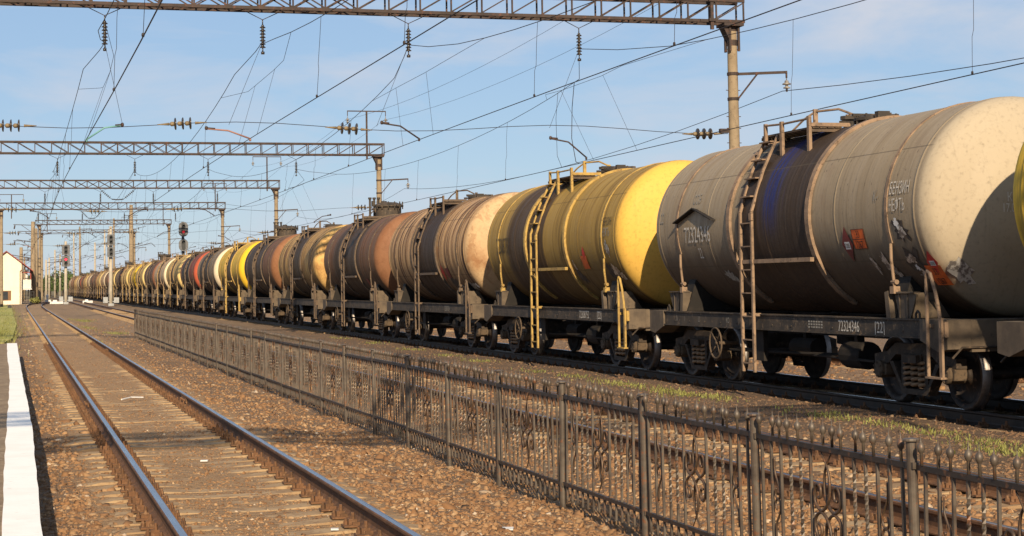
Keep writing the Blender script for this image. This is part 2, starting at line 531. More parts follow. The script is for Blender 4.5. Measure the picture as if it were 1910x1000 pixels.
# ------------------------------------------------------------------ ballast stones
def rock_field(name, pts, sizes, sink, mat):
    """pts (n,3); one mesh of little faceted stones"""
    n = len(pts)
    ph = (1 + 5 ** .5) / 2
    ico = np.array([(-1, ph, 0), (1, ph, 0), (-1, -ph, 0), (1, -ph, 0), (0, -1, ph), (0, 1, ph), (0, -1, -ph), (0, 1, -ph), (ph, 0, -1), (ph, 0, 1), (-ph, 0, -1), (-ph, 0, 1)], float)
    ico /= np.linalg.norm(ico[0])
    fc = np.array([(0, 11, 5), (0, 5, 1), (0, 1, 7), (0, 7, 10), (0, 10, 11), (1, 5, 9), (5, 11, 4), (11, 10, 2), (10, 7, 6), (7, 1, 8), (3, 9, 4), (3, 4, 2), (3, 2, 6), (3, 6, 8), (3, 8, 9), (4, 9, 5), (2, 4, 11), (6, 2, 10), (8, 6, 7), (9, 8, 1)])
    B = ico[None] * (1 + rng.uniform(-.52, .30, (n, 12, 1)))
    B = B + rng.normal(0, .08, (n, 12, 3))
    B = B * rng.uniform(.5, 1.4, (n, 1, 3)) * np.array([1.0, 1.0, .75])
    a = rng.uniform(0, 2 * PI, n); t = rng.normal(0, .7, n)
    ca, sa, ct, st = np.cos(a), np.sin(a), np.cos(t), np.sin(t)
    Y2 = B[:, :, 1] * ct[:, None] - B[:, :, 2] * st[:, None]
    Z2 = B[:, :, 1] * st[:, None] + B[:, :, 2] * ct[:, None]
    X2 = B[:, :, 0] * ca[:, None] - Y2 * sa[:, None]
    Y3 = B[:, :, 0] * sa[:, None] + Y2 * ca[:, None]
    W = np.stack([X2, Y3, Z2], 2) * sizes[:, None, None]
    W = W + pts[:, None, :]
    W[:, :, 2] -= (sizes * sink)[:, None]
    Fc = (fc[None] + (np.arange(n) * 12)[:, None, None]).reshape(-1, 3)
    o = bpy.data.objects.new(name, np_mesh(name, W.reshape(-1, 3), Fc, mat))
    COL.objects.link(o)
    return o
def scatter(n, x0, x1, y0, y1, smin, smax, keep=None):
    X = rng.uniform(x0, x1, n)
    u = rng.uniform(0, 1, n)
    Y = 1 / (1 / y0 + u * (1 / y1 - 1 / y0))      # denser towards the camera
    S = smin + (smax - smin) * rng.uniform(0, 1, n) ** 2.2
    if keep is not None:
        k = keep(X, Y); X, Y, S = X[k], Y[k], S[k]
    return np.stack([X, Y, ground_z(X, Y)], 1), S
P1, S1 = scatter(72000, .22, 6.7, 9.5, 120, .013, .048, lambda X, Y: ~((np.abs(X - TR[0]) < 1.28) & ((np.abs(X - TR[0]) < .68) | (rng.uniform(0, 1, len(X)) < .72))))
P2, S2 = scatter(12000, 1.28, 2.7, 9.5, 110, .008, .030)
P3, S3 = scatter(10000, 6.5, 9.2, 10, 110, .02, .055)
P4, S4 = scatter(9000, 9.0, 12.1, 14, 80, .014, .045)
P5, S5 = scatter(9000, 13.9, 22, 20, 120, .03, .07)
P6, S6 = scatter(1100, .25, 6.5, 9.5, 45, .05, .08, lambda X, Y: (np.abs(X - TR[0]) > .95))
st = rock_field('ballast_stones', np.concatenate([P1, P2, P3, P4, P5, P6]), np.concatenate([S1, S2, S3, S4, S5, S6]), .22, M['stone'])
tag(st, 'reddish brown crushed stone lying between and beside the tracks', 'ballast', kind='stuff')

# ------------------------------------------------------------------ tracks
RAILP = [(-.075, 0), (.075, 0), (.075, .012), (.02, .032), (.009, .05), (.009, .132), (.034, .146), (.0365, .152), (.0365, .170), (.028, .179), (.012, .1815),
         (-.012, .1815), (-.028, .179), (-.0365, .170), (-.0365, .152), (-.034, .146), (-.009, .132), (-.009, .05), (-.02, .032), (-.075, .012)]
def sweep_rail(path, name, mats, parent):
    mb = MB()
    n = len(RAILP)
    pts = [Vector((x, y, 0)) for x, y in path]
    vs = []
    for i, p in enumerate(pts):
        t = (pts[min(i + 1, len(pts) - 1)] - pts[max(i - 1, 0)]).normalized()
        r = Vector((t.y, -t.x, 0))
        for (u, h) in RAILP:
            vs.append(p + r * u + Vector((0, 0, h - .1815)))
    o = len(mb.v)
    mb.v.extend([tuple(v) for v in vs])
    for i in range(len(pts) - 1):
        for k in range(n):
            k2 = (k + 1) % n
            mb.f.append((i * n + k, i * n + k2, (i + 1) * n + k2, (i + 1) * n + k))
            mb.mi.append(1 if k in (9, 10, 11) else 0)
            mb.sm.append(False)
    return mb.build(name, mats, parent)
def path_off(center, off):
    out = []
    for i, (x, y) in enumerate(center):
        x0, y0 = center[max(i - 1, 0)]; x1, y1 = center[min(i + 1, len(center) - 1)]
        d = math.hypot(x1 - x0, y1 - y0)
        out.append((x + off * (y1 - y0) / d, y - off * (x1 - x0) / d))
    return out
def bend(x, pts):
    """pts: (y, dx) smooth lateral shifts"""
    ysx = [p[0] for p in pts]; ds = [p[1] for p in pts]
    return ysx, ds
def centre_line(x, knots, y1, y0=-4.0):
    out = [(x, y0), (x, 30.0), (x, 60.0), (x, 100.0)]
    ky = [k[0] for k in knots]; kd = [k[1] for k in knots]
    for y in np.arange(120, y1 + .1, 5.0):
        out.append((x + float(np.interp(y, ky, kd)), float(y)))
    # smooth the knees
    o2 = list(out)
    for _ in range(3):
        o2 = [o2[0]] + [((o2[i - 1][0] + 2 * o2[i][0] + o2[i + 1][0]) / 4 if o2[i][1] > 118 else o2[i][0], o2[i][1]) for i in range(1, len(o2) - 1)] + [o2[-1]]
    return o2
def sleeper_mesh():
    mb = MB()
    # pre-stressed sleeper: higher under the rails, lower waist
    st_ = [(-1.35, -.045, .13), (-1.1, .0, .14), (-.62, .0, .14), (-.3, -.022, .11), (.3, -.022, .11), (.62, .0, .14), (1.1, .0, .14), (1.35, -.045, .13)]
    vs = []
    for (x, z, w) in st_:
        vs += [(x, -w - .02, z - .12), (x, w + .02, z - .12), (x, w, z), (x, -w, z)]
    fs = []
    for i in range(len(st_) - 1):
        a = i * 4; b = a + 4
        for k in range(4):
            k2 = (k + 1) % 4
            fs.append((a + k, a + k2, b + k2, b + k))
    fs += [(0, 1, 2, 3), (31, 30, 29, 28)]
    mb.add(vs, fs)
    return mb
def fastening_mesh():
    mb = MB()
    mb.box((-.19, -.075, 0), (.19, .075, .016))
    for s in (-1, 1):
        mb.box((s * .085 - .03, -.05, .016), (s * .085 + .03, .05, .04))
        mb.box((s * .11 - .035, -.03, .016), (s * .11 + .035, .03, .062))
        for q in (-.035, .035):
            mb.lathe([(.017, .04), (.017, .085), (.012, .085), (.012, .115)], 6, c=(s * .105, q * .0 + q * .3, 0))
        mb.lathe([(.02, .016), (.02, .045), (.013, .045), (.013, .07)], 6, c=(s * .165, 0, 0))
    return mb
SLP = None
def railway(x, knots, y1, label, mats, y_first, y_last, detail_to, zoff=-.1815, fast=True, sp=.545):
    global SLP
    root = empty('railway_track', (x, 0, 0))
    tag(root, label, 'railway track', 'tracks of the yard')
    cl = [(a - x, b) for a, b in centre_line(x, knots, y1)]
    for s in (-1, 1):
        sweep_rail(path_off(cl, s * .7975), 'rail', mats, root)
    if SLP is None:
        SLP = (sleeper_mesh().mesh('sleeper', M['sleeper']), fastening_mesh().mesh('rail_fastening', M['fasten']))
    y = y_first; k = 0
    far = MB()
    while y < y_last:
        jx = random.uniform(-.03, .03); jz = random.uniform(-.012, .004)
        dx = float(np.interp(y, [c[1] for c in cl], [c[0] for c in cl]))
        if k < 100 and y < detail_to:
            o = bpy.data.objects.new('sleeper', SLP[0]); COL.objects.link(o); o.parent = root
            o.location = (dx + jx, y, zoff + jz); o.rotation_euler = (0, 0, random.uniform(-.012, .012))
            if fast:
                for s in (-1, 1):
                    c = bpy.data.objects.new('rail_fastening', SLP[1]); COL.objects.link(c); c.parent = o
                    c.location = (s * .7975 - jx, 0, .002 - jz)
        else:
            far.box((dx - 1.3, y - .12, zoff - .1), (dx + 1.3, y + .12, zoff))
            far.box((dx - .95, y - .07, zoff), (dx - .65, y + .07, zoff + .06))
            far.box((dx + .65, y - .07, zoff), (dx + .95, y + .07, zoff + .06))
        k += 1
        y += sp
    if far.v:
        o = far.build('sleeper', M['sleeper'], root)
        o['kind'] = 'stuff'
    return root
T1 = railway(TR[0], [(0, 0), (160, 0), (198, .12), (227, .75), (243, 2.3), (258, 4.3), (275, 5.9)], 275, 'nearest track, bright rail tops and sandy sleepers, between platform edge and fence', [M['rust'], M['railtop']], 9.2, 150, 64)
T2 = railway(TR[1], [(0, 0), (120, 0), (200, .4), (260, .75), (500, 1.2)], 500, 'track with brown rails directly behind the scrollwork fence', [M['rust'], M['railtop']], 10.0, 160, 64)
T3 = railway(TR[2], [(0, 0), (600, 0)], 500, 'oily dark track carrying the long tank train', [M['rail_dark'], M['railtop']], 14.0, 110, 68)
T4 = railway(TR[3], [(0, 0), (600, 0)], 500, 'rusty track beyond the train, seen only between the wheels', [M['rust'], M['rust']], 18.0, 100, 72, fast=True)

# dirt-caked clips along the train's near rail, as the photo shows
# ------------------------------------------------------------------ platform
mb = MB()
ed = [(2.0, .17, -.075), (11.8, .18, -.075), (16, .19, -.085), (20.8, .205, -.082), (25, .195, -.075), (30, .17, -.07), (34, .155, -.075), (44, .12, -.15), (54, .095, -.20)]
edd = []
for i in range(len(ed) - 1):
    for q in range(6):
        t = q / 6
        a, b = ed[i], ed[i + 1]
        w = random.uniform(-.006, .006)
        edd.append((a[0] + (b[0] - a[0]) * t, a[1] + (b[1] - a[1]) * t + w, a[2] + (b[2] - a[2]) * t + random.uniform(-.008, .008)))
edd.append(ed[-1])
def edge_strip(mb, pts, z0, z1):
    vs = []
    for (y, xr, xl) in pts:
        vs += [(xr, y, z0), (xr, y, z1), (xl, y, z1), (xl, y, z0)]
    fs = []
    for i in range(len(pts) - 1):
        a = i * 4; b = a + 4
        for k in range(4):
            k2 = (k + 1) % 4
            fs.append((a + k, a + k2, b + k2, b + k))
    fs += [(0, 1, 2, 3), tuple(len(vs) - 4 + q for q in (3, 2, 1, 0))]
    mb.add(vs, fs)
edge_strip(mb, edd, -.4, .2)
eo = mb.build('platform_edge', M['white_paint'])
tag(eo, 'white painted concrete platform edge running along the nearest track', 'platform edge', kind='structure')
mb = MB()
mb.prism([(-9, 2.0), (-.06, 2.0), (-.06, 34), (-.18, 54), (-.18, 54.2), (-9, 54.2)], 'XY', -.4, .188)
po = mb.build('platform', M['platform'])
tag(po, 'gritty brown platform surface beside the white edge', 'platform', kind='structure')

# grass behind the end of the platform
mb = MB()
gx = [(-14, 64), (-.35, 66), (-.05, 72), (.0, 80), (.15, 100), (.0, 130), (-.2, 190), (-1.0, 225), (-14, 228)]
mb.prism(gx, 'XY', -.3, -.13)
tag(mb.build('grass', M['grass_field']), 'patch of yellow green grass beside the nearest track before the cream house', 'grass', kind='structure')

# ------------------------------------------------------------------ tank wagons
ZC, RT = 2.72, 1.5
def tank_mat(name, body, body2, stain, dome,  s0=-1.5, s1=1.25, stain_w=.35, rust=(.17, .085, .045), rust_amt=.35, blue=0.0, spots=0.0, dirt=.55, dirt_shade_z=2.35, seed=0.0, rough=.62, far_stain=0.0, streak=.5, dome_rust=.2):
    t = NT(name)
    oc = t.tc.outputs['Object']
    sx = t.n('ShaderNodeSeparateXYZ'); t.l(oc, sx.inputs[0])
    y, z, x = sx.outputs[1], sx.outputs[2], sx.outputs[0]
    st1 = t.noise(1.0, 6, .6, mscale=(.5, 5.5, .28), loc=(seed, seed * 1.7, 0))
    st2 = t.noise(1.0, 5, .65, mscale=(1.2, 17, .6), loc=(seed * 2.1, 3, seed))
    big = t.noise(.9, 5, .6, loc=(seed, 0, seed * 3))
    fine = t.noise(16, 5, .65, loc=(seed, 1, 2))
    col = t.mix(t.smooth(st1, .40, .62, 0, streak), body, body2)
    col = t.mix(t.smooth(st2, .47, .66, 0, streak * .85), col, tuple(c * .5 for c in body2))
    col = t.mix(t.smooth(big, .52, .7, 0, rust_amt), col, rust)
    # product spilled from the hatch runs down round the middle of the barrel
    yj = t.math('ADD', y, t.math('MULTIPLY', t.math('SUBTRACT', st1, .5), 1.1))
    a = t.smooth(yj, s0 - stain_w, s0 + stain_w * .4)
    b = t.smooth(yj, s1 + stain_w, s1 - stain_w * .4)
    m = t.math('MULTIPLY', a, b)
    sc = t.mix(t.smooth(st2, .35, .7, 0, .7), stain, tuple(min(1, c * 1.9 + .012) for c in stain))
    col = t.mix(t.math('MULTIPLY', m, t.smooth(st2, .15, .4, .75, 1)), col, sc)
    if far_stain:
        # single dark runs elsewhere on the barrel
        col = t.mix(t.math('MULTIPLY', t.smooth(st1, .53, .62, 0, far_stain), t.smooth(st2, .3, .55)), col, stain)
    if blue:
        bm_ = t.math('MULTIPLY', t.smooth(t.math('ABSOLUTE', t.math('ADD', yj, .12)), .42, .05), t.smooth(st2, .32, .62, .08, 1))
        bm_ = t.math('MULTIPLY', bm_, t.smooth(z, 2.3, 3.1))
        col = t.mix(t.math('MULTIPLY', bm_, blue), col, (.010, .022, .15))
    # the ends
    em = t.smooth(t.math('ABSOLUTE', y), 4.78, 4.92)
    dcol = t.mix(t.smooth(big, .46, .72, 0, dome_rust), dome, rust)
    bl = t.noise(2.6, 6, .68, loc=(seed * 1.9, 2, 7), dist=.6)
    rim = t.math('MULTIPLY', t.smooth(bl, .50, .55), t.smooth(bl, .64, .57))
    dcol = t.mix(t.math('MULTIPLY', rim, dome_rust * .3), dcol, tuple(c * .6 for c in rust))
    dcol = t.mix(t.smooth(bl, .47, .80, 0, dome_rust * .95), dcol, rust)
    dcol = t.mix(t.smooth(fine, .45, .75, 0, .18), dcol, tuple(c * .6 for c in dome))
    dr = t.noise(1.0, 5, .65, mscale=(7, .4, .5), loc=(seed, 9, 4))
    dcol = t.mix(t.math('MULTIPLY', t.smooth(dr, .56, .72, 0, .35), t.smooth(z, 4.3, 3.6)), dcol, tuple(c * .45 for c in dome))
    col = t.mix(em, col, dcol)
    # road dirt plus painted shade of the lower barrel, with a ragged edge
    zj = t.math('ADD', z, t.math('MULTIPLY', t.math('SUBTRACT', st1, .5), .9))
    dm = t.smooth(zj, dirt_shade_z + .25, dirt_shade_z - .55, 0, dirt)
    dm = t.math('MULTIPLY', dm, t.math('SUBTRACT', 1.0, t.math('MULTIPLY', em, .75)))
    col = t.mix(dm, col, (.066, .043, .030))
    # welded seams show as thin dark lines
    for (zz) in (3.55, 2.02):
        ln = t.smooth(t.math('ABSOLUTE', t.math('SUBTRACT', z, zz)), .012, .004, 0, .6)
        ln = t.math('MULTIPLY', ln, t.math('SUBTRACT', 1.0, em))
        col = t.mix(ln, col, tuple(c * .35 for c in body2))
    if spots:
        vo = t.voro(1.0, vec=None)
        mpn = t.n('ShaderNodeMapping'); mpn.inputs['Scale'].default_value = (5, 13, 4.2); mpn.inputs['Rotation'].default_value = (.6, 0, 0)
        t.l(oc, mpn.inputs['Vector']); t.l(mpn.outputs['Vector'], vo.inputs['Vector'])
        sp = t.smooth(vo.outputs['Distance'], .15, .09)
        sp = t.math('MULTIPLY', sp, t.smooth(fine, .38, .56))
        sp = t.math('MULTIPLY', sp, t.smooth(z, 2.1, 3.3, .25, 1))
        sp = t.math('MULTIPLY', sp, t.math('SUBTRACT', 1.0, t.math('MULTIPLY', em, .72)))
        col = t.mix(t.math('MULTIPLY', sp, spots), col, (.07, .05, .035))
    col = t.mix(t.smooth(fine, .5, .75, 0, .22), col, tuple(c * .5 for c in body2))
    dent = t.noise(1.7, 2, .5, loc=(seed * .7, 5, 1))
    t.bump(t.math('ADD', t.math('ADD', t.math('MULTIPLY', fine, .3), st2), t.math('MULTIPLY', dent, 3.2)), .16, .022)
    r = t.smooth(st1, .3, .7, rough - .08, rough + .15)
    return t.set(col, r, 0, .22)

def tank_profile():
    pr = []
    Rk, dep, yr = .34, .50, 4.80
    # crown of radius Rc, knuckle of radius Rk, torispherical end
    Rc = 2.55
    cxy = RT - Rk
    sa = cxy / (Rc - Rk)
    ang = math.asin(sa)
    h_k = 0.0
    yc = yr                                  # knuckle centre at the rim
    crown_c = yc - math.cos(ang) * (Rc - Rk)
    end = []
    for i in range(0, 11):
        a = ang * i / 10
        end.append((Rc * math.sin(a), crown_c + Rc * math.cos(a)))
    for i in range(1, 9):
        a = ang + (PI / 2 - ang) * i / 8
        end.append((cxy + Rk * math.sin(a), yc + Rk * math.cos(a)))
    end[0] = (0.0005, end[0][1])
    far = [(r, y) for r, y in end]
    near = [(r, -y) for r, y in reversed(end)]
    mid = []
    for yb in (4.79, 4.70, 4.69):
        pass
    prof = list(far)
    def ring(yc, w, h):
        return [(RT, yc + w + .03), (RT, yc + w), (RT + h, yc + w * .6), (RT + h, yc - w * .6), (RT, yc - w), (RT, yc - w - .03)]
    prof += ring(4.72, .018, .006) + [(RT, 3.0)] + ring(2.4, .015, .004) + [(RT, .8)] + ring(0.05, .015, .004) + [(RT, -1.2)] + ring(-2.4, .015, .004) + [(RT, -3.4)] + ring(-4.72, .018, .006)
    return prof + near
def dome_y(rr):
    """how far the end stands out at radius rr"""
    Rc, Rk = 2.55, .34
    cxy = RT - Rk; ang = math.asin(cxy / (Rc - Rk)); cc = 4.80 - math.cos(ang) * (Rc - Rk)
    return cc + math.sqrt(max(Rc * Rc - rr * rr, 0))
mb = MB(); mb.smooth = True
mb.lathe([(r, y) for r, y in tank_profile()], 72, 'Y', (0, 0, ZC))
me_tank = mb.mesh('tank_barrel', M['frame'])

def ring_mesh(w, h, a0, a1, n=48):
    mb = MB()
    prof = [(RT + .001, -w / 2), (RT + h, -w / 2), (RT + h, w / 2), (RT + .001, w / 2)]
    mb.lathe(prof, n, 'Y', (0, 0, ZC), a0, a1)
    return mb
me_ring = ring_mesh(.13, .05, R(-60), R(240)).mesh('reinforcing_ring', M['beige_paint'])
def strap():
    mb = ring_mesh(.07, .018, R(-18), R(198), 36)
    for s in (-1, 1):
        a = R(-18)
        p0 = (s * (RT + .02) * math.cos(a), 0, ZC + (RT + .02) * math.sin(a))
        p1 = (s * 1.40, 0, 1.62)
        mb.tube([p0, ((p0[0] * .62 + p1[0] * .38) + s * .015, 0, p0[2] * .62 + p1[2] * .38), p1], .022, 8)
        mb.box((p1[0] - .05, -.055, 1.56), (p1[0] + .05, .055, 1.66))
        mb.lathe([(.035, -.06), (.035, .06)], 8, 'Y', (p1[0], 0, 1.72))
    return mb
me_strap = strap().mesh('strap', M['beige_paint'])

# saddle: cradle under the barrel with lighter gusset plates at the sill
def saddle():
    mb = MB()
    n = 14
    poly = [(1.38, 1.23)]
    top = []
    for i in range(n + 1):
        a = R(-38) - R(104) * i / n
        top.append(((RT + .004) * math.cos(a), ZC + (RT + .004) * math.sin(a)))
    poly = [(-1.36, 1.225), (1.36, 1.225)] + top
    mb.prism(poly, 'XZ', -.16, .16)
    return mb
me_saddle = saddle().mesh('saddle', M['under'])
def gusset(s):
    mb = MB()
    for s in (s,):
        # wide plate and narrow plate standing on the sill
        mb.prism([(-.64, 1.55), (-.03, 1.60), (-.16, 1.225), (-.46, 1.225)], 'YZ', s * 1.385, s * 1.36)
        mb.prism([(.05, 1.60), (.15, 1.58), (.11, 1.225), (-.01, 1.225)], 'YZ', s * 1.44, s * 1.30)
        for yy in (-.40, -.18, .10):
            mb.prism([(s * 1.40, 1.225), (s * 1.40, 1.57), (s * .98, 1.57), (s * .75, 1.225)], 'XZ', yy - .012, yy + .012)
        mb.box((min(s * 1.31, s * 1.42), -.60, 1.565), (max(s * 1.31, s * 1.42), .16, 1.585))
    return mb
me_gusset = {s: gusset(s).mesh('gusset', M['frame_dusty']) for s in (-1, 1)}

def frame_sill():
    mb = MB()
    for s in (-1, 1):
        x0, x1 = sorted((s * 1.33, s * 1.42))
        mb.box((x0, -4.72, .985), (x1 - (.0 if s < 0 else .0), 4.72, 1.20))
        xa, xb = sorted((s * 1.28, s * 1.445))
        mb.box((xa, -4.72, 1.202), (xb, 4.72, 1.222))
        mb.box((xa, -4.72, .963), (xb, 4.72, .983))
        for q in np.arange(-4.2, 4.3, .7):
            mb.lathe([(.014, 0), (.014, .012)], 6, 'X', (s * 1.42 if s > 0 else s * 1.42 - .012, q, 1.05))
        # lifting eyes on the sill top
        for q in (-4.55, 4.6):
            mb.tube([(s * 1.38, q - .05, 1.22), (s * 1.38, q - .05, 1.29), (s * 1.38, q, 1.33), (s * 1.38, q + .05, 1.29), (s * 1.38, q + .05, 1.22)], .018, 6)
    return mb
me_sill = frame_sill().mesh('side_sill', M['frame'])
def end_beam(sgn):
    mb = MB()
    a, b = sorted((sgn * 4.722, sgn * 5.42))
    # deep end section with a slanting lower edge
    yi, yo = sgn * 4.722, sgn * 5.42
    for s in (-1, 1):
        x0, x1 = sorted((s * 1.10, s * 1.455))
        mb.prism([(yi, 1.225), (yo, 1.225), (yo, .84), (yo - sgn * .25, .80), (yi, .94)], 'YZ', x0, x1)
    y0, y1 = sorted((sgn * 5.30, sgn * 5.42))
    mb.box((-1.098, y0, .80), (1.098, y1, 1.22))
    y0, y1 = sorted((sgn * 4.75, sgn * 5.298))
    mb.box((-1.098, y0, 1.195), (1.098, y1, 1.215))
    return mb
me_endn = end_beam(-1).mesh('end_beam', M['frame_dusty'])
me_endf = end_beam(1).mesh('end_beam', M['frame_dusty'])
def center_sill():
    mb = MB()
    mb.box((-.19, -5.28, .84), (.19, 5.28, 1.22))
    for y in (-3.9, 3.9):
        mb.box((-1.27, y - .2, .98), (1.27, y + .2, 1.21))
    for y in (-1.9, 0, 1.9):
        mb.box((-1.27, y - .06, 1.02), (1.27, y + .06, 1.21))
    mb.lathe([(.15, -.4), (.15, .4)], 16, 'Y', (-.55, .55, .66))
    mb.lathe([(.19, -.35), (.2, -.3), (.2, .3), (.19, .35)], 16, 'Y', (.5, -1.1, .68))
    mb.lathe([(.20, -.33), (.21, -.28), (.21, .28), (.20, .33)], 16, 'Y', (-.8, -1.75, .62))
    mb.box((-.86, -1.8, .82), (-.74, -1.7, 1.0))
    mb.box((-.6, .5, .75), (-.5, .6, 1.0)); mb.box((.45, -1.15, .8), (.55, -1.05, 1.0))
    mb.tube([(-1.0, -2.6, .56), (-.9, 0, .58), (-1.0, 2.7, .56)], .022, 6)
    mb.tube([(-1.2, 1.9, .62), (-1.2, .4, .60), (-.7, -1.2, .60)], .022, 6)
    mb.tube([(.6, -5.1, .9), (.6, 5.1, .9)], .025, 6)
    # bottom outlet
    mb.lathe([(.13, .52), (.13, .7), (.22, .72), (.22, 1.0), (.3, 1.02), (.3, 1.24)], 14, 'Z', (0, .1, 0))
    mb.box((-1.30, .62, .45), (-1.22, .95, .95))
    return mb
me_center = center_sill().mesh('center_sill', M['under'])

def ladder(s):
    mb = MB()
    X = s * 1.54
    for y in (.45, .90):
        pts = [(X, y, .28), (X, y, 2.88), (s * 1.30, y + .04, 3.55), (s * .98, y + .12, 4.14)]
        for a, b in zip(pts[:-1], pts[1:]):
            mb.bar(a, b, .055, .04, up=(s, 0, 0))
    zs = [.42, .80, 1.18, 1.56, 1.94, 2.32, 2.70]
    for z in zs:
        mb.bar((X, .45, z), (X, .90, z), .035, .02)
    for t in (.18, .42, .66, .90):
        x = s * (1.54 + (.98 - 1.54) * t); z = 2.88 + (4.14 - 2.88) * t
        mb.bar((x + s * .06 * math.sin(PI * t), .48 + .1 * t, z + .03), (x + s * .06 * math.sin(PI * t), .92 + .1 * t, z + .03), .13, .022, up=(0, 0, 1))
    mb.bar((X - s * .02, .45, 1.21), (s * 1.42, .45, 1.21), .05, .05); mb.bar((X - s * .02, .9, 1.21), (s * 1.42, .9, 1.21), .05, .05)
    # bracket plate at the kink
    mb.box((min(X - s * .01, X + s * .03), .40, 2.74), (max(X - s * .01, X + s * .03), .50, 2.86))
    return mb
me_ladL = ladder(-1).mesh('ladder', M['beige_paint'])
me_ladR = ladder(1).mesh('ladder', M['beige_paint'])
def handbar():
    mb = MB()
    mb.box((-1.535, -1.65, 2.04), (-1.47, 1.05, 2.105))
    return mb
me_hbar = handbar().mesh('cross_bar', M['beige_paint'])

def walkway(s):
    mb = MB()
    for s in (s,):
        a, b = sorted((s * .48, s * 1.0))
        for i in range(4):
            q = a + (b - a) * i / 4
            mb.box((q + .008, -.75, 4.145), (q + (b - a) / 4 - .008, 1.15, 4.175))
        mb.bar((s * .5, -.7, 4.115), (s * 1.02, -.7, 4.115), .05, .05); mb.bar((s * .5, 1.1, 4.115), (s * 1.02, 1.1, 4.115), .05, .05)
    return mb
me_walk = {s: walkway(s).mesh('walkway', M['brown_paint']) for s in (-1, 1)}
def railing():
    mb = MB()
    for s in (-1, 1):
        for y in (-.72, .28):
            mb.bar((s * 1.04, y, 3.78), (s * 1.04, y, 4.34), .08, .05, up=(s, 0, 0))
        mb.bar((s * 1.02, .95, 4.0), (s * 1.02, .95, 4.36), .06, .05, up=(s, 0, 0))
        mb.tube([(s * 1.03, -.72, 4.30), (s * 1.03, .28, 4.30), (s * 1.03, .95, 4.33)], .018, 6)
        mb.bar((s * 1.03, -.75, 4.20), (s * .35, -.75, 4.20), .05, .06)
    mb.tube([(-.55, 1.05, 4.2), (-.42, .75, 4.42), (-.3, .55, 4.54), (-.1, .1, 4.54), (.05, -.15, 4.42)], .02, 6)
    mb.bar((-.3, .55, 4.2), (-.3, .55, 4.58), .07, .05)
    mb.bar((.3, .55, 4.2), (.3, .55, 4.50), .07, .05)
    return mb
me_railing = railing().mesh('railing', M['beige_paint'])

def hatch(tall):
    mb = MB(); mb.smooth = False
    if tall:
        mb.lathe([(.46, 4.05), (.46, 4.58), (.54, 4.58), (.54, 4.64), (.50, 4.66), (.30, 4.74), (.001, 4.76)], 24, 'Z', (0, -.25, 0))
        for k in range(14):
            a = 2 * PI * k / 14
            mb.lathe([(.022, 4.50), (.022, 4.76)], 6, 'Z', (.52 * math.cos(a), -.25 + .52 * math.sin(a), 0))
        mb.box((-.62, -.32, 4.60), (-.50, -.18, 4.80))
        mb.lathe([(.07, 4.05), (.07, 4.75), (.11, 4.75), (.11, 4.83)], 10, 'Z', (0, .55, 0))
        for q in (-.16, .0, .16):
            mb.lathe([(.04, 4.1), (.04, 4.9), (.065, 4.9), (.065, 4.97)], 8, 'Z', (-.35 + q, .62, 0))
    else:
        mb.lathe([(.28, 4.08), (.28, 4.25), (.34, 4.25), (.34, 4.29), (.28, 4.33), (.001, 4.36)], 22, 'Z', (0, -.95, 0))
        for k in range(10):
            a = 2 * PI * k / 10
            mb.lathe([(.02, 4.21), (.02, 4.35)], 6, 'Z', (.32 * math.cos(a), -.95 + .32 * math.sin(a), 0))
        mb.box((-.2, -1.42, 4.14), (.0, -1.30, 4.36))
        mb.bar((-.40, -.95, 4.34), (.40, -.95, 4.34), .05, .04)
        mb.lathe([(.09, 4.15), (.09, 4.34), (.14, 4.34), (.14, 4.40)], 10, 'Z', (-.05, -.15, 0))
        mb.bar((-.3, -.35, 4.28), (.2, -.05, 4.30), .06, .05)
    return mb
me_hatch_lo = hatch(False).mesh('hatch', M['frame'])
me_hatch_hi = hatch(True).mesh('hatch', M['frame'])

def grab(s, e):
    """shunter's step: two uprights, a foot plate and a looped top at the wagon end"""
    mb = MB()
    X = s * 1.53
    y0 = e * 5.06; y1 = e * 5.40
    mb.tube([(X, y0, .47), (X, y0, 1.80), (X, y0 + e * .03, 1.86), (X, y0 + e * .10, 1.83), (X, y0 + e * .22, 1.6), (X, y0 + e * .30, 1.36), (X, y1, 1.12)], .024, 8)
    mb.bar((X, y1, 1.25), (X, y1, .47), .07, .035, up=(s, 0, 0))
    mb.bar((X, y0 - e * .02, .47), (X, y1 + e * .04, .47), .09, .025)
    mb.bar((X - s * .02, y0, 1.14), (s * 1.456, y0, 1.14), .05, .05)
    mb.box((min(X - s * .075, X - s * .02), min(y1 - .06, y1 + .06), 1.0), (max(X - s * .075, X - s * .02), max(y1 - .06, y1 + .06), 1.20))
    return mb
me_grab = {(s, e): grab(s, e).mesh('step_rail', M['beige_paint']) for s in (-1, 1) for e in (-1, 1)}

def coupler(e):
    mb = MB()
    mb.box((-.09, min(e * 5.30, e * 5.72), .95), (.09, max(e * 5.30, e * 5.72), 1.14))
    mb.prism([(-.14, e * 5.70), (.16, e * 5.70), (.21, e * 5.86), (.10, e * 6.0), (-.02, e * 5.94), (-.20, e * 6.02), (-.26, e * 5.86)], 'XY', .88, 1.22)
    mb.tube([(.35, e * 5.3, .95), (.38, e * 5.6, .85), (.36, e * 5.8, .55), (.25, e * 5.98, .50)], .03, 8)
    mb.tube([(-.25, e * 5.35, 1.0), (-.7, e * 5.44, .86), (-1.25, e * 5.44, .86), (-1.40, e * 5.44, .72)], .016, 6)
    mb.box((-.32, min(e * 5.42, e * 5.5), .76), (.32, max(e * 5.42, e * 5.5), 1.26))
    return mb
me_coup = {e: coupler(e).mesh('coupler', M['bogie']) for e in (-1, 1)}

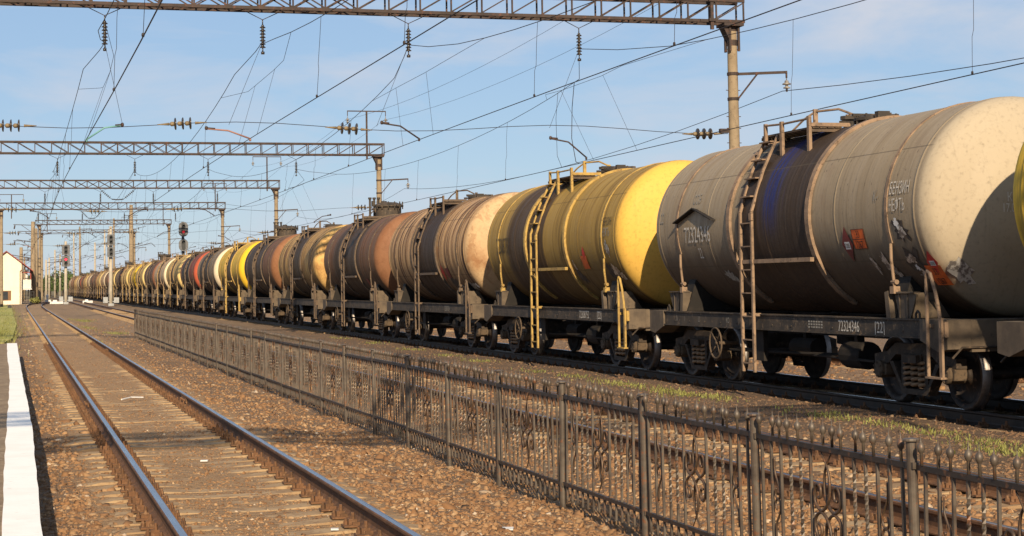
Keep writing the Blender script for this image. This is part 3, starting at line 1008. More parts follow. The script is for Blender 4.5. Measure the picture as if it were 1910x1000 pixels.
# bogie, origin at its centre on rail level
def side_frame(s):
    mb = MB()
    x0, x1 = sorted((s * .94, s * 1.10))
    upper = [(-1.12, .56), (-1.12, .69), (-.74, .74), (-.50, .86), (.50, .86), (.74, .74), (1.12, .69), (1.12, .56), (.72, .57), (.50, .70), (-.50, .70), (-.72, .57)]
    mb.prism(upper, 'YZ', x0, x1)
    lower = [(-.70, .60), (-.40, .26), (-.36, .16), (.36, .16), (.40, .26), (.70, .60), (.58, .60), (.32, .235), (-.32, .235), (-.58, .60)]
    mb.prism(lower, 'YZ', x0 + .003, x1 - .003)
    for q in (-1, 1):
        a, b = sorted((q * .36, q * .25))
        mb.box((x0 + .006, a, .24), (x1 - .006, b, .705))
    return mb
def axle_box(s, q):
    mb = MB()
    x0, x1 = sorted((s * .93, s * 1.12))
    mb.prism([(q * .925 - .16, .40), (q * .925 + .16, .40), (q * .925 + .18, .555), (q * .925 - .18, .555)], 'YZ', x0 + .004, x1 - .004)
    mb.lathe([(.125, s * .90), (.125, s * 1.15), (.10, s * 1.17), (.0005, s * 1.18)], 18, 'X', (0, q * .925, .475))
    for k in range(6):
        a = PI / 6 + k * PI / 3
        mb.lathe([(.016, s * 1.16), (.016, s * 1.185)], 6, 'X', (0, q * .925 + .095 * math.cos(a), .475 + .095 * math.sin(a)))
    return mb
def spring_nest(s):
    mb = MB(); mb.smooth = True
    for yc in (-.205, .0, .205):
        pts = []
        n = 60; turns = 4.8
        for i in range(n + 1):
            a = 2 * PI * turns * i / n
            pts.append((s * 1.03 + .088 * math.cos(a), yc + .088 * math.sin(a), .26 + .36 * i / n))
        mb.tube(pts, .026, 6)
    return mb
def wheelset(q):
    mb = MB(); mb.smooth = True
    y = q * .925
    for s in (-1, 1):
        prof = [(.02, .84), (.085, .865), (.10, .84), (.13, .80), (.24, .765), (.36, .775), (.392, .80), (.398, .862), (.455, .868)]
        o = [(r, s * xx) for r, xx in prof]
        mb.mat = 0; mb.lathe(o, 40, 'X', (0, y, .475), close=False)
        mb.mat = 1; mb.lathe([(.455, s * .868), (.470, s * .86), (.476, s * .78), (.480, s * .765)], 40, 'X', (0, y, .475), close=False)
        mb.mat = 0; mb.lathe([(.480, s * .765), (.503, s * .752), (.503, s * .742), (.488, s * .735), (.40, s * .735), (.39, s * .755), (.25, s * .74), (.12, s * .72), (.09, s * .66)], 40, 'X', (0, y, .475), close=False)
    mb.smooth = True
    mb.mat = 0; mb.lathe([(.08, -.92), (.085, -.6), (.075, 0), (.085, .6), (.08, .92)], 16, 'X', (0, y, .475))
    return mb
def bolster():
    mb = MB()
    mb.prism([(-1.12, .58), (-1.12, .72), (-.5, .80), (.5, .80), (1.12, .72), (1.12, .58), (.6, .50), (-.6, .50)], 'XZ', -.235, .235)
    mb.lathe([(.17, .8), (.17, .86)], 16, 'Z')
    for s in (-1, 1):
        mb.box((s * .72 - .09, -.1, .785), (s * .72 + .09, .1, .90))
        mb.box((min(s * 1.10, s * 1.18), -.20, .60), (max(s * 1.10, s * 1.18), .20, .71))
    for q in (-1, 1):
        # brake beams, shoes and hangers
        mb.bar((-.8, q * .40, .42), (.8, q * .40, .42), .06, .1)
        for s in (-1, 1):
            mb.box((s * .79 - .045, min(q * .39, q * .46), .30), (s * .79 + .045, max(q * .39, q * .46), .62))
            mb.bar((s * .79, q * .42, .6), (s * .86, q * .5, .84), .03, .03)
    mb.bar((-.05, -.4, .44), (.15, .4, .60), .05, .05)
    return mb
me_bol = bolster().mesh('bolster', M['bogie'])
me_sf = {s: side_frame(s).mesh('side_frame', M['bogie']) for s in (-1, 1)}
me_ab = {(s, q): axle_box(s, q).mesh('axle_box', M['bogie_dust']) for s in (-1, 1) for q in (-1, 1)}
me_sp = {s: spring_nest(s).mesh('spring', M['spring']) for s in (-1, 1)}
me_wh = {q: wheelset(q).mesh('wheelset', [M['wheel'], M['tread']]) for q in (-1, 1)}
mb = MB(); mb.smooth = True
mb.tube([(-1.50, .0 + .26 * math.cos(2 * PI * k / 28), .26 * math.sin(2 * PI * k / 28)) for k in range(28)], .016, 6, closed=True)
for k in range(4):
    a = PI / 4 + k * PI / 2
    mb.tube([(-1.47, 0, 0), (-1.50, .25 * math.cos(a), .25 * math.sin(a))], .012, 6)
mb.tube([(-1.50, 0, 0), (-1.1, 0, 0)], .03, 8)
me_bw = mb.mesh('brake_wheel', M['bogie_dust'])

def mk(name, me, parent, loc=(0, 0, 0), mat=None):
    o = bpy.data.objects.new(name, me); COL.objects.link(o)
    o.parent = parent; o.location = loc
    if mat is not None:
        o.material_slots[0].link = 'OBJECT'; o.material_slots[0].material = mat
    return o

def wagon(cy, label, tmat, trim, tall=False, detail=2, ladmat=None, hbar=True):
    """detail 2: everything, 1: middle distance, 0: far"""
    ladmat = ladmat or trim
    w = empty('tank_wagon', (TR[2], cy, 0))
    tag(w, label, 'tank wagon', 'tank wagons of the long train')
    tk = mk('tank_barrel', me_tank, w, mat=tmat)
    for y in (-1.58, 1.42):
        mk('reinforcing_ring', me_ring, tk, (0, y, 0), trim)
    for y in (-3.98, 3.82):
        mk('strap', me_strap, tk, (0, y, 0), trim)
    mk('hatch', me_hatch_hi if tall else me_hatch_lo, w)
    for y in (-3.9, 3.9):
        sd = mk('saddle', me_saddle, w, (0, y, 0))
        for s in (-1, 1):
            g = mk('gusset', me_gusset[s], sd)
            if y > 0: g.rotation_euler = (0, 0, PI)
    mk('side_sill', me_sill, w)
    mk('end_beam', me_endn, w); mk('end_beam', me_endf, w)
    mk('center_sill', me_center, w)
    mk('ladder', me_ladL, w, mat=ladmat)
    if detail >= 1: mk('ladder', me_ladR, w, mat=ladmat)
    mk('walkway', me_walk[-1], w); mk('walkway', me_walk[1], w); mk('railing', me_railing, w, mat=trim)
    if hbar and detail >= 1: mk('cross_bar', me_hbar, w, mat=trim)
    for s in ((-1, 1) if detail >= 2 else (-1,)):
        mk('step_rail', me_grab[(s, -1)], w, mat=ladmat)
    for e in (-1, 1):
        mk('coupler', me_coup[e], w)
    if detail >= 1: mk('brake_wheel', me_bw, w, (0, 2.15, .70))
    for y in (-3.9, 3.9):
        b = mk('bogie', me_bol, w, (0, y, 0))
        for s in (-1, 1):
            if s > 0 and detail < 1: continue
            mk('side_frame', me_sf[s], b)
            mk('spring', me_sp[s], b)
            for q in (-1, 1): mk('axle_box', me_ab[(s, q)], b)
        for q in (-1, 1): mk('wheelset', me_wh[q], b)
    w['_tank'] = tk.name
    return w, tk

def on_barrel(parent, name, vs2, fs, y0, z0, mat, off=.006, width=None, height=None, thick=False):
    """wrap flat shapes on the -X side: u runs towards the camera (-Y), v climbs the barrel from height z0"""
    a0 = math.asin((z0 - ZC) / RT)
    mb = MB()
    rr = RT + off
    mb.add([(-rr * math.cos(a0 + v / rr), y0 - u, ZC + rr * math.sin(a0 + v / rr)) for u, v in vs2], fs)
    return mb.build(name, mat, parent)
def grid_poly(w, h, nx=2, ny=8, f=None):
    vs = []; fs = []
    for j in range(ny + 1):
        for i in range(nx + 1):
            u, v = w * i / nx, h * j / ny
            if f: u, v = f(u, v)
            vs.append((u, v))
    for j in range(ny):
        for i in range(nx):
            a = j * (nx + 1) + i
            fs.append((a, a + 1, a + nx + 2, a + nx + 1))
    return vs, fs
def barrel_text(parent, body, y0, z0, h, xs, mat, name='lettering'):
    vs, fs, w = text_2d(body, h / .72, xs, grid=h / 5)
    return on_barrel(parent, name, vs, fs, y0, z0, mat, .012), w
def sill_text(parent, body, y0, z0, h, xs, mat):
    vs, fs, w = text_2d(body, h / .72, xs)
    mb = MB(); mb.add([(-1.424, y0 - u, z0 + v) for u, v in vs], fs)
    return mb.build('lettering', mat, parent)
def rag(n, rx, ry, seed, jag=.4):
    r = random.Random(seed)
    pts = []
    for i in range(n):
        a = 2 * PI * i / n
        k = 1 - jag * r.random()
        pts.append((rx * k * math.cos(a), ry * k * math.sin(a)))
    vs = [(0, 0)] + pts
    fs = [(0, 1 + i, 1 + (i + 1) % n) for i in range(n)]
    return vs, fs
def shear(vs, k): return [(u + v * k, v) for u, v in vs]
def hazard(tk, y0, z0, big=True, mat=None, mat2=None, k=.74):
    """orange number plate in two fields with a frame"""
    w, h = .50 * k, .40 * k
    vs, fs = grid_poly(w, h, 2, 8)
    p = on_barrel(tk, 'orange_plate', vs, fs, y0, z0, mat or M['orange'], .014)
    if big:
        e = .012 * k
        for (u0, v0, w_, h_) in ((0, h * .48, w, e), (0, 0, e, h), (w - e, 0, e, h), (0, 0, w, e), (0, h - e, w, e)):
            v2, f2 = grid_poly(w_, h_, 1, 4)
            on_barrel(p, 'plate_border', [(a + u0, b + v0) for a, b in v2], f2, y0, z0, M['plate_black'], .018)
        for body, vv in (('33', .225), ('1267', .03)):
            tv, tf, tw = text_2d(body, .14 * k / .72, .75, grid=.03)
            on_barrel(p, 'lettering', [(a + w / 2 - tw / 2, b + vv * k) for a, b in tv], tf, y0, z0, M['plate_black'], .02)
    return p
def diamond(tk, yc, zc, r, mat, box=True, ry=None):
    ry = ry or r
    n = 6
    vs = []; fs = []
    for j in range(2 * n + 1):
        v = -ry + ry * j / n
        hw = r * (1 - abs(v) / ry)
        vs += [(-hw, v), (hw, v)]
    for j in range(2 * n): fs.append((2 * j, 2 * j + 1, 2 * j + 3, 2 * j + 2))
    d = on_barrel(tk, 'hazard_diamond', vs, fs, yc, zc, mat, .014)
    if box:
        b2, f2 = grid_poly(r * .95, ry * .42, 1, 4)
        on_barrel(d, 'label_box', [(a - r * .475, b - ry * .26) for a, b in b2], f2, yc, zc, M['plate_white'], .018)
        tv, tf, tw = text_2d('1205', ry * .26 / .72, .9, grid=ry * .1)
        on_barrel(d, 'lettering', [(a * (r * .8 / tw) - r * .4, b - ry * .18) for a, b in tv], tf, yc, zc, M['plate_black'], .022)
    return d

C1 = 25.32; PITCH_W = 12.02
TM = {}
TM['grey'] = tank_mat('greybeige_tank', (.335, .27, .185), (.25, .195, .13), (.036, .023, .015), (.425, .36, .262), -1.45, 1.1, .22, rust_amt=.18, blue=1.0, spots=.8, dirt=.88, dirt_shade_z=2.38, seed=1.3, streak=.35, dome_rust=.0)
TM['yellow1'] = tank_mat('ochre_yellow_tank', (.38, .245, .055), (.27, .165, .042), (.055, .032, .014), (.70, .43, .085), .15, 3.0, .2, rust_amt=.15, dirt=.7, dirt_shade_z=2.35, seed=4.1, streak=.45, dome_rust=.0, far_stain=.5)
TM['brownbeige'] = tank_mat('rusty_beige_tank', (.66, .42, .20), (.16, .075, .032), (.036, .022, .014), (.55, .38, .21), -1.3, 1.5, .3, rust=(.27, .115, .045), rust_amt=.65, dirt=.75, dirt_shade_z=2.15, seed=7.7, far_stain=.85, streak=1.0, dome_rust=.8)
TM['blackbrown'] = tank_mat('black_brown_tank', (.13, .074, .040), (.23, .105, .046), (.042, .026, .016), (.24, .115, .058), -2.0, 2.6, .6, rust=(.21, .088, .04), rust_amt=.7, dirt=.88, dirt_shade_z=2.3, seed=9.2, streak=.95, far_stain=.8, dome_rust=.85)
TM['goldmottle'] = tank_mat('gold_mottled_tank', (.62, .39, .13), (.15, .075, .032), (.036, .023, .013), (.70, .45, .16), -1.2, 1.7, .35, rust=(.26, .105, .035), rust_amt=.75, dirt=.75, dirt_shade_z=2.2, seed=12.4, far_stain=.7, streak=.9, dome_rust=.9)
TM['darkrust'] = tank_mat('dark_rust_tank', (.20, .095, .048), (.10, .055, .031), (.040, .026, .017), (.27, .125, .06), -2.0, 5.0, .5, rust=(.20, .085, .038), rust_amt=.7, dirt=.88, dirt_shade_z=2.3, seed=15.1, streak=.7, dome_rust=.5)
TM['bright'] = tank_mat('bright_yellow_tank', (.62, .42, .05), (.45, .30, .05), (.05, .035, .02), (.78, .50, .03), -1.0, .9, .25, rust_amt=.15, dirt=.88, dirt_shade_z=2.5, seed=18.8, streak=.5, dome_rust=.0)
TM['creamblack'] = tank_mat('cream_black_tank', (.34, .27, .18), (.12, .09, .065), (.032, .025, .019), (.70, .60, .43), -1.6, 3.2, .4, rust_amt=.3, dirt=.88, dirt_shade_z=2.4, seed=21.5, far_stain=.7, streak=.9, dome_rust=.1)
TM['red'] = tank_mat('red_brown_tank', (.24, .06, .036), (.10, .035, .026), (.02, .016, .016), (.46, .10, .05), -1.2, 4.0, .4, rust=(.15, .05, .03), rust_amt=.4, dirt=.88, dirt_shade_z=2.4, seed=25.0, streak=.6)
TM['ochre'] = tank_mat('ochre_tank', (.45, .33, .12), (.33, .23, .09), (.05, .035, .022), (.80, .60, .25), -.8, .9, .3, rust_amt=.3, dirt=.88, dirt_shade_z=2.5, seed=28.4, streak=.6)
TM['cream'] = tank_mat('cream_tank', (.50, .40, .27), (.30, .21, .13), (.05, .035, .025), (.82, .70, .48), -1.0, 1.2, .3, rust_amt=.4, dirt=.88, dirt_shade_z=2.5, seed=31.7, streak=.7)
TM['maroon'] = tank_mat('maroon_tank', (.10, .05, .036), (.06, .035, .028), (.025, .018, .016), (.22, .10, .06), -1.5, 2.0, .4, rust_amt=.5, dirt=.88, dirt_shade_z=2.5, seed=35.2, streak=.7)
TM['rusty'] = tank_mat('rust_red_tank', (.33, .14, .075), (.20, .085, .05), (.05, .03, .022), (.50, .23, .12), -1.0, 1.3, .4, rust_amt=.5, dirt=.88, dirt_shade_z=2.5, seed=38.9, streak=.7)

SPEC = [  # key, trim, ladder, tall hatch, description
    ('bright', 'yellow_paint', 'yellow_paint', False, 'yellow tank wagon mostly cut off by the right edge, nearest of the train'),
    ('grey', 'beige_paint', 'beige_paint', False, 'large grey beige tank wagon with a blue and black spill stain and orange plates'),
    ('yellow1', 'yellow_paint', 'yellow_paint', False, 'ochre yellow tank wagon with a yellow ladder, coupled to the large grey beige one'),
    ('brownbeige', 'brown_paint', 'brown_paint', False, 'rust streaked beige tank wagon with a pale end, beyond the ochre yellow one'),
    ('blackbrown', 'brown_paint', 'brown_paint', True, 'black brown tank wagon with a rusty end and a tall drum hatch'),
    ('goldmottle', 'brown_paint', 'brown_paint', False, 'gold and brown mottled tank wagon with a dark band, beyond the black brown one'),
    ('darkrust', 'brown_paint', 'brown_paint', True, 'dark rust brown tank wagon with tall hatch before the bright yellow one'),
    ('bright', 'yellow_paint', 'yellow_paint', False, 'bright lemon yellow tank wagon with a yellow ladder, in the middle of the train'),
    ('creamblack', 'brown_paint', 'brown_paint', False, 'black streaked tank wagon with a cream white end, beyond the lemon yellow one'),
    ('red', 'brown_paint', 'brown_paint', False, 'red tank wagon with a black band, below the signal with round ended shields'),
    ('ochre', 'ochre_paint', 'ochre_paint', False, 'pale yellow tank wagon directly beyond the red one with a black band'),
    ('cream', 'beige_paint', 'ochre_paint', False, 'cream beige tank wagon between the pale yellow and maroon ones'),
    ('maroon', 'brown_paint', 'brown_paint', True, 'maroon brown tank wagon beyond the cream beige one'),
    ('ochre', 'ochre_paint', 'ochre_paint', False, 'pale yellow tank wagon just beyond the maroon brown one'),
]
FARSEQ = ['bright', 'ochre', 'darkrust', 'ochre', 'rusty', 'cream', 'ochre', 'blackbrown', 'maroon', 'cream', 'ochre', 'maroon', 'red', 'cream', 'ochre', 'darkrust', 'rusty', 'cream']
CN = {'bright': 'bright yellow', 'ochre': 'pale yellow', 'darkrust': 'dark rust', 'rusty': 'rust red', 'cream': 'cream', 'blackbrown': 'black brown', 'maroon': 'maroon', 'red': 'red'}
ORD = ['last', 'second last', 'third last', 'fourth last', 'fifth last', 'sixth last', 'seventh last', 'eighth last', 'ninth last', 'tenth last', 'eleventh last', 'twelfth last', 'thirteenth last', 'fourteenth last', 'fifteenth last', 'sixteenth last', 'seventeenth last', 'eighteenth last']
WAG = []
for i, (k, tr, ld, tall, lab) in enumerate(SPEC):
    WAG.append(wagon(C1 + (i - 1) * PITCH_W, lab, TM[k], M[tr], tall, 2 if i < 5 else 1, M[ld]))
nF = len(FARSEQ)
for j, k in enumerate(FARSEQ):
    i = len(SPEC) + j
    prev = CN.get(FARSEQ[j - 1] if j else SPEC[-1][0], 'plain')
    o = ORD[nF - 1 - j]
    lab = 'small far %s tank wagon behind the %s one, %s of the train' % (CN[k], prev, o)
    tr = 'ochre_paint' if k in ('bright', 'ochre') else ('beige_paint' if k == 'cream' else 'brown_paint')
    WAG.append(wagon(C1 + (i - 1) * PITCH_W, lab, TM[k], M[tr], (j % 4 == 2), 0, M[tr]))
for w, t in WAG:
    del w['_tank']

# --- lettering, plates and torn stickers on the nearest wagons
w1, t1 = WAG[1]
def g(y): return y + .165                  # measured with the wagon a touch nearer
barrel_text(t1, 'БЕНЗИН', -4.07, 2.92, .175, .56, M['letter_white'])
barrel_text(t1, 'НЕФТЬ', -4.08, 2.69, .17, .54, M['letter_white'])
barrel_text(t1, 'К-', -3.62, 2.85, .16, .7, M['letter_dim'])
barrel_text(t1, '72324346', 3.46, 2.45, .29, .74, M['letter_white'])
barrel_text(t1, '22', 2.95, 2.17, .2, .6, M['letter_white'])
barrel_text(t1, 'СОБ', 3.15, 3.13, .17, .7, M['letter_dim'])
barrel_text(t1, '22', 4.65, 2.84, .2, .7, M['letter_dim'])
hazard(t1, -2.90, 2.20)
diamond(t1, -2.70, 2.27, .165, M['red_dull'], True, .27)
# chevron shaped drip guard above the painted number
mb = MB()
for (ya, za, yb, zb) in ((3.80, 2.80, 2.95, 3.02), (2.95, 3.02, 2.05, 2.80)):
    def P(y, z, o):
        a = math.asin((z - ZC) / RT); return (-(RT + o) * math.cos(a), y, ZC + (RT + o) * math.sin(a))
    A, B, C, D = P(ya, za, .001), P(yb, zb, .001), P(yb, zb, .10), P(ya, za, .10)
    up = Vector((0, 0, .02))
    vs = [Vector(q) for q in (A, B, C, D)] + [Vector(q) + up for q in (A, B, C, D)]
    mb.add(vs, [(0, 1, 2, 3), (7, 6, 5, 4), (0, 4, 5, 1), (1, 5, 6, 2), (2, 6, 7, 3), (3, 7, 4, 0)])
mb.build('drip_guard', M['under'], t1)
# sooty patch with peeling stickers near the camera end
for (yc, zc, rx, ry, mt, sd, of) in ((-4.32, 2.42, .24, .22, 'soot', 1, .007), (-4.42, 1.98, .30, .34, 'soot', 2, .007), (-4.33, 2.40, .13, .16, 'foil', 3, .012), (-4.25, 2.52, .09, .09, 'plate_white', 13, .016),
                                     (-4.35, 2.03, .16, .10, 'foil', 4, .012), (-4.55, 1.82, .22, .12, 'foil', 5, .012), (-4.42, 1.92, .07, .07, 'plate_white', 14, .016), (-3.62, 1.98, .13, .22, 'foil', 6, .012), (-3.28, 1.95, .07, .20, 'foil', 7, .012), (-3.78, 1.86, .10, .16, 'foil', 8, .012),
                                     (2.05, 1.86, .22, .13, 'letter_dim', 9, .010), (1.9, 1.80, .12, .12, 'letter_dim', 10, .010)):
    vs, fs = rag(22, rx, ry, sd, .62)
    on_barrel(t1, 'torn_sticker' if mt != 'soot' else 'soot_patch', shear(vs, -.35), fs, yc, zc, M[mt], of)
# lower plate and diamond at the camera end
p = hazard(t1, -4.60, 1.68, False, k=.84)
diamond(t1, -4.86, 1.98, .14, M['red'], True, .18)
for body, vv in (('33', .225), ('1267', .03)):
    tv, tf, tw = text_2d(body, .11 / .72, .75, grid=.03)
    on_barrel(p, 'lettering', [(a + .21 - tw / 2, b + vv * .84) for a, b in tv], tf, -4.60, 1.68, M['plate_black'], .02)
# scuffed paint on the end itself and its inscription
def on_dome(parent, vs2, fs, x0, z0, mat, name, off=.008, xd=1):
    mb = MB()
    out = []
    for u, v in vs2:
        x = x0 + u; z = z0 + v
        rr = math.hypot(x, z - ZC)
        out.append((x, -(dome_y(rr) + off), z))
    mb.add(out, fs)
    return mb.build(name, mat, parent)
def dome_text(parent, body, x0, z0, h, xs, mat):
    vs, fs, w = text_2d(body, h / .72, xs, grid=h / 3)
    return on_dome(parent, vs, fs, x0, z0, mat, 'lettering')
dome_text(t1, 'ПОСТР', -.37, 2.99, .12, .66, M['letter_white'])
dome_text(t1, 'СТ', -.24, 2.87, .11, .62, M['letter_white'])
dome_text(t1, 'КРИВ', -.50, 2.76, .12, .66, M['letter_white'])
dome_text(t1, '17.08.13', -.56, 2.62, .12, .62, M['letter_white'])
vs, fs = rag(20, .17, .22, 21, .5)
on_dome(t1, shear(vs, -.6), fs, -1.02, 1.86, M['foil'], 'torn_sticker', .01)
# sill markings
sill_text(w1, '72324346', -2.30, 1.01, .165, .72, M['letter_white'])
sill_text(w1, '[22]', -3.42, 1.01, .165, .8, M['letter_white'])
for yy, t_ in ((4.15, 'О'), (3.75, '1'), (3.1, 'Ш'), (1.85, 'КО')):
    sill_text(w1, t_, yy, 1.05, .09, .8, M['letter_dim'])
for r_ in range(3):
    for c_ in range(6):
        pass
mb = MB()
for r_ in range(3):
    for c_ in range(6):
        y = -1.30 - c_ * .085; z = 1.035 + r_ * .042
        mb.add([(-1.424, y, z), (-1.424, y - .06, z), (-1.424, y - .06, z + .026), (-1.424, y, z + .026)], [(0, 1, 2, 3)])
mb.build('stencil_table', M['letter_dim'], w1)

w2, t2 = WAG[2]
barrel_text(t2, '72308752', 3.95, 2.50, .40, .52, M['letter_dark'])
barrel_text(t2, 'БЕНЗИН', -4.07, 2.92, .17, .56, M['letter_dark'])
barrel_text(t2, 'НЕФТЬ', -4.08, 2.70, .17, .54, M['letter_dim'])
sill_text(w2, '72308752', -2.25, 1.01, .165, .72, M['letter_white'])
sill_text(w2, '[22]', -3.42, 1.01, .165, .8, M['letter_white'])
p = hazard(t2, -2.50, 2.06, False, M['orange'])
diamond(t2, -2.74, 2.38, .10, M['red'], False, .16)
for (yc, zc, rx, ry, mt, sd) in ((-4.28, 2.45, .14, .2, 'foil', 31), (-4.35, 2.0, .22, .2, 'foil', 32), (-4.6, 1.9, .2, .14, 'foil', 33), (-4.15, 1.95, .3, .35, 'soot', 34), (-1.9, 2.15, .08, .2, 'foil', 35), (-2.0, 1.9, .3, .3, 'soot', 36)):
    vs, fs = rag(22, rx, ry, sd, .6)
    on_barrel(t2, 'torn_sticker' if mt == 'foil' else 'soot_patch', shear(vs, -.3), fs, yc, zc, M[mt], .012 if mt == 'foil' else .007)
w3, t3 = WAG[3]
hazard(t3, -2.3, 1.95, False, M['red_dull'])
diamond(t3, -1.95, 2.1, .18, M['red'], False, .25)
for (yc, zc, rx, ry, mt, sd) in ((-2.6, 1.8, .5, .3, 'soot', 41), (-4.4, 1.7, .3, .2, 'foil', 42), (-3.2, 1.7, .2, .1, 'foil', 43), (-4.75, 1.72, .14, .1, 'plate_white', 44)):
    vs, fs = rag(22, rx, ry, sd, .6)
    on_barrel(t3, 'torn_sticker' if mt != 'soot' else 'soot_patch', shear(vs, -.3), fs, yc, zc, M[mt], .012 if mt != 'soot' else .007)
sill_text(w3, '72307126', -2.25, 1.02, .145, .72, M['letter_dim'])
w4, t4 = WAG[4]
hazard(t4, -2.5, 1.75, False, M['red_dull'])

# ------------------------------------------------------------------ scrollwork fence
FX, FZ0 = 4.836, -.32
FS0, FSP, FN = 6.54, 2.15, 31
Z_TOP, Z_BOT = .745, -.045
def finial_mb(mb, y):
    mb.lathe([(.009, Z_TOP + .02), (.009, Z_TOP + .085), (.012, Z_TOP + .090), (.0185, Z_TOP + .100), (.0215, Z_TOP + .113), (.0215, Z_TOP + .122), (.018, Z_TOP + .136), (.009, Z_TOP + .146), (.0035, Z_TOP + .155), (.0008, Z_TOP + .20)], 10, 'Z', (0, y, 0))
def twisted_mb(mb, y):
    n = 34
    pts = []
    w = .0088
    z0, z1 = Z_BOT - .15, Z_TOP
    vs = []
    for i in range(n + 1):
        z = z0 + (z1 - z0) * i / n
        k = min(max((z - (Z_BOT + .12)) / (Z_TOP - Z_BOT - .22), 0), 1)
        a = k * PI * 5.5
        for q in range(4):
            b = a + PI / 4 + q * PI / 2
            vs.append((w * 1.414 * math.cos(b), y + w * 1.414 * math.sin(b), z))
    fs = []
    for i in range(n):
        for q in range(4):
            fs.append((i * 4 + q, i * 4 + (q + 1) % 4, i * 4 + 4 + (q + 1) % 4, i * 4 + 4 + q))
    mb.add(vs, fs)
def picket_mb(mb, y, pointed=True, z1=Z_TOP):
    w = .0088
    mb.box((-w, y - w, Z_BOT - .13), (w, y + w, z1))
    mb.add([(-w, y - w, Z_BOT - .13), (w, y - w, Z_BOT - .13), (w, y + w, Z_BOT - .13), (-w, y + w, Z_BOT - .13), (0, y, Z_BOT - .17)], [(0, 1, 4), (1, 2, 4), (2, 3, 4), (3, 0, 4)])
PK = [(k + .5) * FSP / 14.6 + .045 for k in range(14)]
def panel_base(twist, fin):
    mb = MB()
    mb.mat = 1
    mb.box((-.016, .028, Z_TOP - .012), (.016, FSP - .028, Z_TOP + .020))
    mb.box((-.016, .028, Z_BOT - .012), (.016, FSP - .028, Z_BOT + .018))
    mb.mat = 0
    for k, y in enumerate(PK):
        if k in (6, 7):
            # short stubs above the upper rail and below the lower one
            mb.box((-.009, y - .009, Z_BOT - .13), (.009, y + .009, Z_BOT)); continue
        if k in (3, 4, 9, 10):
            if twist: twisted_mb(mb, y)
            continue
        picket_mb(mb, y)
    if fin:
        for y in PK: finial_mb(mb, y)
    return mb
me_pan_near = panel_base(False, False).mesh('fence_panel', [M['fence'], M['fence_rail']])
me_pan_far = panel_base(True, True).mesh('fence_panel', [M['fence'], M['fence_rail']])
mb = MB(); mb.smooth = True; finial_mb(mb, 0); me_fin = mb.mesh('finial', M['fence'])
mb = MB(); twisted_mb(mb, 0); me_tw = mb.mesh('twisted_bar', M['fence'])
def catmull(p, n=6):
    out = []
    for i in range(len(p) - 1):
        a, b = p[i], p[i + 1]; z = p[max(i - 1, 0)]; c = p[min(i + 2, len(p) - 1)]
        for k in range(n):
            t = k / n
            out.append(tuple(.5 * (2 * a[d] + (b[d] - z[d]) * t + (2 * z[d] - 5 * a[d] + 4 * b[d] - c[d]) * t * t + (3 * a[d] - z[d] - 3 * b[d] + c[d]) * t ** 3) for d in range(len(a))))
    out.append(p[-1])
    return out
SCR = [(.06, .77), (-.03, .655), (-.042, .53), (.0, .445), (.08, .405), (.16, .445), (.165, .52), (.13, .565), (.085, .545), (.088, .49), (.122, .482)]
SIDE = [(.035, .62), (.03, .52), (-.03, .43), (-.035, .375), (.0, .345), (.035, .375), (.02, .42)]
def scroll_mb():
    mb = MB(); mb.smooth = True
    yc = (PK[6] + PK[7]) / 2
    def strip(pts, x):
        q = catmull(pts, 6)
        n = len(q)
        rr = [.004 + .0065 * min(1, i / (n * .18)) for i in range(n)]
        mb.tube([(x, yc - u, v + Z_BOT) for u, v in q], rr, 6)
    for sg, x in ((1, .004), (-1, -.004)):
        strip([(sg * u, v) for u, v in SCR], x)
        strip([(sg * u, .80 - v) for u, v in SCR], x)
    return mb
def side_scroll_mb(side, k):
    mb = MB(); mb.smooth = True
    y = PK[0] + (PK[1] - PK[0]) * k
    for flip in (0, 1):
        q = catmull([(side * u, (v if not flip else .70 - v)) for u, v in SIDE], 5)
        mb.tube([(.003, y - u, v + Z_BOT + .05) for u, v in q], .0078, 6)
    return mb
m_scr = mottled('scroll_metal', (.11, .068, .04), (.06, .042, .03), 9, .5, .35, c=(.22, .10, .045), spec=.5, world=True)
me_scr = scroll_mb().mesh('scroll_ornament', m_scr)
me_side = [side_scroll_mb(1, 1.5).mesh('side_scroll', m_scr), side_scroll_mb(-1, 11.5).mesh('side_scroll', m_scr)]
def post_mb():
    mb = MB()
    mb.lathe([(.030, FZ0 - .1), (.030, .88)], 16, 'Z')
    mb.lathe([(.046, .882), (.048, .889), (.044, .897), (.03, .900), (.001, .902)], 14, 'Z')
    for z in (Z_TOP, Z_BOT):
        mb.box((-.02, -.045, z - .014), (.02, .045, z + .022))
    return mb
me_post = post_mb().mesh('fence_post', M['fence'])
fence = empty('fence', (FX, FS0, 0))
tag(fence, 'low ornamental metal fence with scrollwork, twisted bars and ball finials between two tracks', 'fence')
